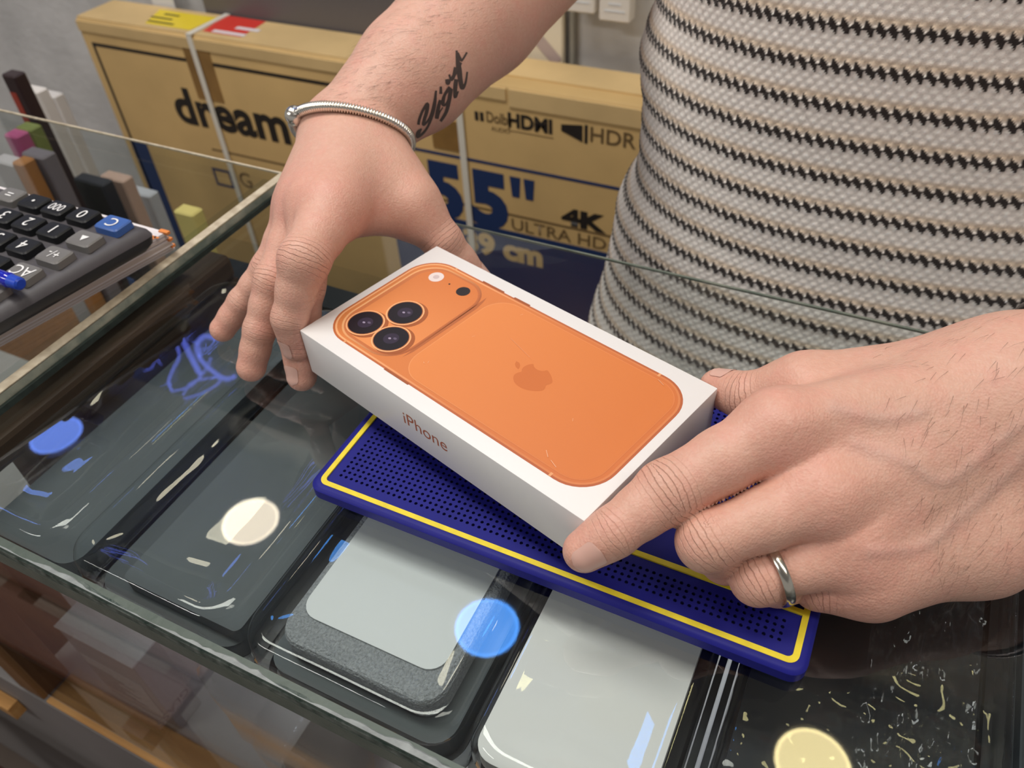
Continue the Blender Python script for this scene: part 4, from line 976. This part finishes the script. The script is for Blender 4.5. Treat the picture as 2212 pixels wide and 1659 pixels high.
# tattoo: ink strokes laid on the forearm skin
def on_skin(P2, hand, off=.00022):
    P2 = np.asarray(P2); d = np.stack([(P2[:, 0] - IW / 2) / FPX, -(P2[:, 1] - IH / 2) / FPX, -np.ones(len(P2))], 1) @ CAMR.T
    d /= np.linalg.norm(d, axis=1, keepdims=True); o = march(hand.sdf, CAMC + d * .30, d, 40); return o - d * off
def stroke(pts, w0):
    """pts in crop pixels of the (880,90)-(1060,330) window, w: stroke widths"""
    P = []
    for i in range(len(pts) - 1):
        p0, p1, p2, p3 = (np.array(pts[min(max(i + q, 0), len(pts) - 1)], float) for q in (-1, 0, 1, 2))
        for t in np.linspace(0, 1, 6, endpoint=False): P.append(.5 * (2 * p1 + (p2 - p0) * t + (2 * p0 - 5 * p1 + 4 * p2 - p3) * t * t + (3 * p1 - p0 - 3 * p2 + p3) * t ** 3))
    P.append(np.array(pts[-1], float)); P = np.array(P); n = len(P); v = []
    for i in range(n):
        t = P[min(i + 1, n - 1), :2] - P[max(i - 1, 0), :2]; t /= np.linalg.norm(t) + 1e-9; nn = np.array([-t[1], t[0]]); w = P[i, 2] / 2
        for s in (-1, 0, 1):
            q = (P[i, :2] + nn * w * s) / 6.911 + np.array([880, 90]); v.append(q)
    v = list(on_skin(v, RIGHT) - pbase); f = []
    for i in range(n - 1): f += [(i * 3, i * 3 + 1, i * 3 + 4, i * 3 + 3), (i * 3 + 1, i * 3 + 2, i * 3 + 5, i * 3 + 4)]
    return v, f
strokes = [[(165, 1240, 40), (180, 1160, 42), (230, 1030, 40), (300, 930, 50), (290, 1040, 55), (255, 1160, 50), (240, 1240, 42), (300, 1190, 34), (360, 1080, 40), (405, 900, 40), (430, 730, 30)],
           [(425, 760, 34), (410, 930, 46), (375, 1090, 44), (310, 1260, 36), (230, 1370, 40), (150, 1420, 50), (170, 1350, 60), (215, 1300, 20)],
           [(490, 870, 40), (460, 1000, 58), (440, 1140, 56), (480, 1060, 24), (530, 980, 16)],
           [(500, 670, 34), (500, 780, 46)],
           [(640, 680, 60), (560, 790, 44), (530, 920, 60), (570, 940, 34), (630, 830, 40), (650, 700, 60), (625, 870, 60), (580, 1050, 52), (495, 1190, 42)],
           [(590, 560, 50), (605, 620, 60), (640, 560, 30), (625, 490, 30)], [(650, 580, 40), (690, 520, 50), (715, 380, 40)],
           [(730, 560, 60), (715, 690, 62), (715, 830, 44), (760, 740, 24)],
           [(735, 130, 30), (745, 250, 48), (770, 400, 80), (790, 560, 70), (820, 690, 62), (870, 610, 34), (895, 450, 26)], [(755, 160, 24), (800, 270, 40), (830, 260, 30), (890, 160, 28)], [(660, 560, 50), (740, 430, 50), (800, 310, 44)]]
b = MB()
for st in strokes: b.add(*stroke(st, 0))
tattoo = b.build('tattoo', mat('tattoo_ink', (.075, .054, .050), .5), person)
tattoo['label'] = 'black script tattoo on the forearm'

# ---------------------------------------------------------------- sweater: knit surface with real stitches
def torso_prof(z):
    """centre x, centre y, half width, half depth of the sweater at height z"""
    zk = np.array([-.40, -.30, -.20, -.10, -.03, .05, .12, .20, .30, .38, .44, .490])
    ax = np.array([.255, .252, .244, .226, .209, .199, .188, .194, .215, .222, .205, .085])
    by = np.array([.165, .165, .160, .155, .152, .150, .150, .150, .148, .140, .115, .075])
    cx = np.interp(z, zk, [.010, .010, .012, .014, .012, .006, .002, .004, .01, .01, .01, .01]); cy = np.full_like(z, .642)
    return cx, cy, np.interp(z, zk, ax), np.interp(z, zk, by)
PIT, WALE = .0229, .0070
def knit(thA, thB, nu, z0, z1, nv, fine=True):
    th = np.linspace(thA, thB, nu); zz_ = np.linspace(z0, z1, nv); T, Z = np.meshgrid(th, zz_)
    cx, cy, a, b = torso_prof(Z); e = 2.35
    ct, st = np.cos(T), np.sin(T); rad = (np.abs(ct) ** e + np.abs(st) ** e) ** (-1 / e)
    # soft folds at the side of the waist
    side = np.exp(-((T - math.radians(183)) / .55) ** 2)
    fold = side * (.006 * np.sin((Z - .02) * 42 + .8 * ct) + .0016 * np.sin(Z * 95 + 1.0)) * np.exp(-((Z - .02) / .14) ** 2)
    rad = rad * (1 + fold / .2)
    X = cx + a * rad * ct; Y = cy + b * rad * st
    # arc length along the ring gives the stitch columns
    ds = np.hypot(np.diff(X, axis=1), np.diff(Y, axis=1)); U = np.concatenate([np.zeros((nv, 1)), np.cumsum(ds, 1)], 1); U = U[nv // 2][None, :].repeat(nv, 0)
    Vv = Z + .0022 * np.sin(T * 2.0) + .010 * side * np.clip((Z - .02) / .1, -1, 1) * 0
    ph_ = (Vv - .0014) / PIT; fr = ph_ - np.round(ph_)                 # -.5 .. .5, 0 at black stripe
    s = fr * PIT; cu = np.cos(2 * np.pi * U / WALE)
    dia = (np.abs(s) < .0046 * (.10 + .90 * (.5 + .5 * np.cos(2 * np.pi * (U + s * .5) / WALE))))
    white = np.array([.95, .905, .85]); beige = np.array([.74, .59, .43]); blackc = np.array([.022, .014, .012])
    up = np.clip((fr - .02) / .16, 0, 1) * np.clip((.40 - fr) / .16, 0, 1)   # beige just above the stripe
    C = white + (beige - white) * (.85 * up)[..., None]
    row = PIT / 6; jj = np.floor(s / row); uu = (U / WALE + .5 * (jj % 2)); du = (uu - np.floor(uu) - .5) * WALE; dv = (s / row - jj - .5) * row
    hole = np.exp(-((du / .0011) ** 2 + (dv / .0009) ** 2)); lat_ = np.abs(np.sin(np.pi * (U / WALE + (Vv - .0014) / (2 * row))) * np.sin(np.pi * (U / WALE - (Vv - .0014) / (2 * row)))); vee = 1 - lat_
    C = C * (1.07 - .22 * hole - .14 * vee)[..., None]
    C = np.where(dia[..., None], blackc, C)
    C = C * (1 + .06 * rng.normal(size=C.shape[:2]))[..., None]
    bumpd = .0008 * np.sqrt(lat_) - .0004 * hole + .0007 * dia
    gx = ct / a; gy = st / b; gn = np.hypot(gx, gy)
    X = X + bumpd * gx / gn; Y = Y + bumpd * gy / gn
    Vtx = np.stack([X, Y, Z], -1).reshape(-1, 3); i = np.arange(nv - 1)[:, None] * nu + np.arange(nu - 1)[None]
    F = np.stack([i, i + 1, i + 1 + nu, i + nu], -1).reshape(-1, 4)
    return Vtx, F, np.clip(C, 0, 1).reshape(-1, 3)
A0, A1 = math.radians(150), math.radians(330)
S1 = knit(A0, A1, 620, -.22, .215, 400)
S2 = knit(A1, A0 + 2 * math.pi, 130, -.22, .215, 400 // 4)
S3 = knit(0, 2 * math.pi, 400, -.36, -.219, 90); S4 = knit(0, 2 * math.pi, 400, .214, .490, 170)
Vs = [S1, S2, S3, S4]; off = np.cumsum([0] + [len(q[0]) for q in Vs])
M_knit = mat('knit_yarn', (.7, .65, .6), .9, attr='Col', bump=.4, bscale=1800, bdist=.0006, sheen=.25, spec=.2)
sw = np_mesh('sweater', np.concatenate([q[0] for q in Vs]) - pbase, np.concatenate([q[1] + o for q, o in zip(Vs, off)]), M_knit, np.concatenate([q[2] for q in Vs]), person)
sw['label'] = 'cream and beige knit sweater with black zigzag stripes'
def sleeve(a, b, r0, r1):
    a, b = np.array(a), np.array(b); t = (b - a) / np.linalg.norm(b - a); u = np.cross(t, [0, 1, 0]); u /= np.linalg.norm(u); w = np.cross(t, u); nu, nv = 140, 60
    TH, K = np.meshgrid(np.linspace(0, 2 * math.pi, nu), np.linspace(0, 1, nv)); R = r0 + (r1 - r0) * K
    Vt = a + K[..., None] * (b - a) + R[..., None] * (np.cos(TH)[..., None] * u + np.sin(TH)[..., None] * w)
    fr = (K * np.linalg.norm(b - a) / PIT) % 1; C = np.where((np.abs(fr - .5) < .12)[..., None], [.022, .014, .012], np.where((fr > .5)[..., None], [.5, .41, .31], [.7, .65, .61]))
    i = np.arange(nv - 1)[:, None] * nu + np.arange(nu - 1)[None]; F = np.stack([i, i + 1, i + 1 + nu, i + nu], -1).reshape(-1, 4)
    return np_mesh('sleeve', Vt.reshape(-1, 3) - pbase, F, M_knit, C.reshape(-1, 3), person)
sleeve(SHR + np.array([.03, 0, .02]), SHR + (ER - SHR) * .62, .075, .062); sleeve(SHL + np.array([-.03, 0, .02]), SHL + (EL - SHL) * .62, .075, .062)
def trous(p):
    p = np.asarray(p, np.float32); d = rcone(p, (-.06, .65, -.30), (.08, .65, -.30), .135, .135)
    for s in (-1, 1): d = smin(d, rcone(p, (.01 + s * .095, .65, -.33), (.01 + s * .10, .65, -.86), .112, .072), .03)
    return d
Vt, Ft, _ = surface_nets(trous, (-.24, .48, -.95), (.26, .82, -.14), .010, 6); keep = Vt[:, 2] > -.925
np_mesh('trousers', Vt - pbase, Ft, mat('dark_denim', (.03, .035, .05), .85), None, person)
def hair_sdf(p):
    p = np.asarray(p, np.float32); d = rcone(p, (.01, .672, .685), (.01, .69, .61), .088, .070); c = rcone(p, (.01, .56, .60), (.01, .58, .64), .065, .062); return np.maximum(d, -c)
Vt, Ft, _ = surface_nets(hair_sdf, (-.1, .55, .5), (.12, .79, .80), .006, 6); np_mesh('hair', Vt - pbase, Ft, mat('dark_hair', (.03, .02, .014), .6), None, person)
for s in (-1, 1):
    sh = MB().loft([[(.01 + s * .105 + x - pbase[0], .60 + y - pbase[1], z) for x, y in rr(-.05 + i, -.15 + i, .05 - i, .12 - i, .045)] for i, z in ((0, .001), (.0, .03), (.012, .065), (.03, .085))]).build('shoe', M_black, person, auto=.6)
    MB().add([(.01 + s * .033 + .012 * math.cos(t) - pbase[0], .5785 - pbase[1] - .012 + .0, .645 + .007 * math.sin(t) - pbase[2]) for t in np.linspace(0, 6.28, 16, endpoint=False)], [tuple(range(16))]).build('eye', mat('eye_white', (.7, .68, .66), .3), person)
MB().tube([(.01 + x - pbase[0], .5530 + abs(x) * .5 - pbase[1], .575 - pbase[2]) for x in (-.022, -.01, 0, .01, .022)], [.001, .004, .0045, .004, .001], 8).build('mouth', mat('lips', (.5, .2, .16), .5), person, smooth=True)

# arm hair: fine tapered strands on the forearms
def hairs(hand, n, region, seed, L_=.009, nm='arm_hair'):
    r = np.random.default_rng(seed); v = []; f = []
    (Vh, Fh, Ch) = (parts[0] if hand is LEFT else parts[1])[:3]
    q = (Vh - CAMC) @ CAMR; sx_ = q[:, 0] / -q[:, 2] * FPX + IW / 2; sy_ = IH / 2 - q[:, 1] / -q[:, 2] * FPX
    ok = np.nonzero(region(sx_, sy_))[0]; pick = r.choice(ok, n); nr = grad_sdf(hand.sdf, Vh[pick])
    ax_ = (WL - EL) if hand is LEFT else (WR - ER); ax_ = ax_ / np.linalg.norm(ax_); b_ = PD(1900, 1400, .3) - PD(1900, 900, .3) if hand is LEFT else PD(700, 100, .48) - PD(800, 100, .48); b_ = b_ / np.linalg.norm(b_)
    for p0, n_ in zip(Vh[pick], nr):
        d = ax_ * r.normal(.6, .25) + b_ * r.normal(.55, .35) + n_ * .35; d -= n_ * (d @ n_) * .65; d /= np.linalg.norm(d); l = L_ * r.uniform(.5, 1.2); s = np.cross(d, n_); s /= np.linalg.norm(s) + 1e-9
        w = .00005; m_ = p0 + d * l * .5 + n_ * l * .10; e_ = p0 + d * l + n_ * l * .06; k = len(v); up = n_ * .00005
        v += [p0 - s * w, p0 + s * w, m_ - s * w * .8, m_ + s * w * .8, e_]; f += [(k, k + 1, k + 3, k + 2), (k + 2, k + 3, k + 4)]
    b = MB(); b.add([q - pbase for q in v], f); o = b.build(nm, mat('arm_hair', (.10, .055, .035), .6), person); o['kind'] = 'stuff'
hairs(LEFT, 900, lambda x, y: (x > 1880 + (y - 700) * .25) & (x < 2500) & (y > 600) & (y < 1320), 4)
hairs(RIGHT, 1300, lambda x, y: (y < 235) & (x < 640 + (235 - y) * .9 + 190 + 60 * np.sin(x)) & (y > -150), 6, .008)

# ---------------------------------------------------------------- jewellery
M_ringm = mat('ring_metal', (.72, .68, .60), .20, metal=1.0)
rg = LEFT.f['ring'][0]; a, c_ = np.array(rg[0]), np.array(rg[1]); t = (c_ - a) / np.linalg.norm(c_ - a)
rc_ = a + (c_ - a) * .80
def fit_loop(hand, c0, t, n=48, off=.0009, rmax=.03):
    u = np.cross(t, [0, 0, 1.0]); u /= np.linalg.norm(u); w = np.cross(t, u); P = []
    a = np.arange(n) * 2 * math.pi / n; d = np.cos(a)[:, None] * u + np.sin(a)[:, None] * w; lo_ = np.zeros(n); hi_ = np.full(n, rmax)
    for _ in range(20):
        m_ = (lo_ + hi_) / 2; ins = hand(c0 + d * m_[:, None]) < 0; lo_ = np.where(ins, m_, lo_); hi_ = np.where(ins, hi_, m_)
    return list(zip(lo_, d))
ringsdf = lambda p: chain(np.asarray(p, np.float32), *LEFT.f['ring'])
lp = fit_loop(ringsdf, rc_, t); rad = [q[0] for q in lp]; rm = np.mean(rad) * .5 + np.array(rad) * .5
tilt = CAMR @ np.array([0.0, 0, 0])
rings_ = []
for prof_r, prof_t in ((.0002, -.0019), (.0010, -.0019), (.0015, -.0012), (.0016, 0), (.0015, .0012), (.0010, .0019), (.0002, .0019)):
    rings_.append([rc_ + d * (r_ + prof_r) + t * prof_t for r_, (_, d) in zip(rm, lp)])
b = MB(); b.loft([[tuple(q - rc_) for q in R_] for R_ in rings_ + [rings_[0]]], cap0=False, cap1=False)
tag(b.build('finger_ring', M_ringm, None, auto=.6, loc=rc_), 'plain silver ring worn on the ring finger in front', 'ring')
# bracelet on the far wrist: snake chain + round clasp
_p = on_skin([(760, 240)], RIGHT, 0)[0]; _l = PD(652, 283, .474 * SC); _r = PD(858, 318, .474 * SC)
br_c = (_l + _r) / 2; axis = np.cross(_r - _l, _p - br_c); axis /= np.linalg.norm(axis)
wrist_sdf = RIGHT.sdf
lp = fit_loop(wrist_sdf, br_c, axis, 96, rmax=.06); rad = np.array([q[0] for q in lp]); 
for _ in range(6): rad = np.maximum(rad, (np.roll(rad, 1) + np.roll(rad, -1)) / 2)
pts = [br_c + d * (r_ + .0032) for r_, (_, d) in zip(rad, lp)]
bre = empty('chain_bracelet', br_c)
L2 = lambda P: [tuple(np.array(q) - br_c) for q in P]
# resample, rib the tube radius for the snake-chain texture
PP = np.array(pts + [pts[0]]); seg = np.linalg.norm(np.diff(PP, axis=0), axis=1); cum = np.concatenate([[0], np.cumsum(seg)]); tot = cum[-1]
def at_s(s): s = s % tot; i = min(np.searchsorted(cum, s, 'right') - 1, len(seg) - 1); return PP[i] + (PP[i + 1] - PP[i]) * (s - cum[i]) / seg[i]
pxs = [((q - CAMC) @ CAMR) for q in PP[:-1]]; sxy = np.array([(q[0] / -q[2] * FPX + IW / 2, IH / 2 - q[1] / -q[2] * FPX) for q in pxs])
dep_ = np.array([-q[2] for q in pxs]); kc = int(np.argmin(np.hypot(sxy[:, 0] - 638, sxy[:, 1] - 250) + (dep_ > dep_.mean() - .004) * 500)); sc_ = cum[kc]
ns = 520; MB().tube(L2([at_s(sc_ + .009 + (tot - .018) * i / ns) for i in range(ns + 1)]), [.0027 + .0006 * math.sin(i * 2 * math.pi / 4 + .1) for i in range(ns + 1)], 10).build('snake_chain', M_metal, bre, smooth=True)
cp = at_s(sc_); ct_ = at_s(sc_ + .003) - at_s(sc_ - .003); ct_ /= np.linalg.norm(ct_)
MB().tube(L2([cp + ct_ * s for s in np.linspace(-.0054, .0054, 13)]), [.0062 * math.sqrt(max(.12, 1 - (s / .0056) ** 2)) for s in np.linspace(-.0054, .0054, 13)], 20).build('clasp_bead', M_metal, bre, smooth=True)
for sg in (-1, 1):
    MB().tube(L2([at_s(sc_ + sg * s) for s in (.005, .0058, .006, .0068, .007, .0078, .008, .0088, .009, .0098)]), [.0021, .0030, .0030, .0021, .0021, .0030, .0030, .0021, .0021, .0028], 14).build('end_collar', M_metal, bre, smooth=True)
nrm_ = cp - br_c; nrm_ /= np.linalg.norm(nrm_); vw = CAMC - cp; vw /= np.linalg.norm(vw); nq = vw; sd = np.cross(ct_, nq); sd /= np.linalg.norm(sd)
cen = cp + nq * .0063 - br_c
MB().tube([cen + sd * .0011 * math.cos(k) + ct_ * .0011 * math.sin(k) + ct_ * .001 for k in np.linspace(0, 6.28, 14)], .00022, 5).build('engraved_mark', M_metal_d, bre)
MB().tube([cen + ct_ * -.0012 + sd * .0012, cen + ct_ * -.0022, cen + ct_ * -.0012 - sd * .0010], .0002, 5).build('engraved_mark', M_metal_d, bre)
tag(bre, 'silver snake chain bracelet with a round clasp on the far wrist', 'bracelet')
# dark metal bracelet at the near wrist, just entering the picture
ax2 = (EL - WL) / np.linalg.norm(EL - WL); c2 = WL + ax2 * .004
lp = fit_loop(LEFT.sdf, c2, ax2, 64, rmax=.07); b = MB()
b.tube([tuple(d * (r_ + .0022)) for r_, d in lp], .0026, 10, closed=True); tag(b.build('dark_bracelet', mat('gunmetal', (.20, .18, .18), .25, metal=1.0), None, smooth=True, loc=c2), 'dark metal bracelet on the wrist at the frame edge', 'bracelet')
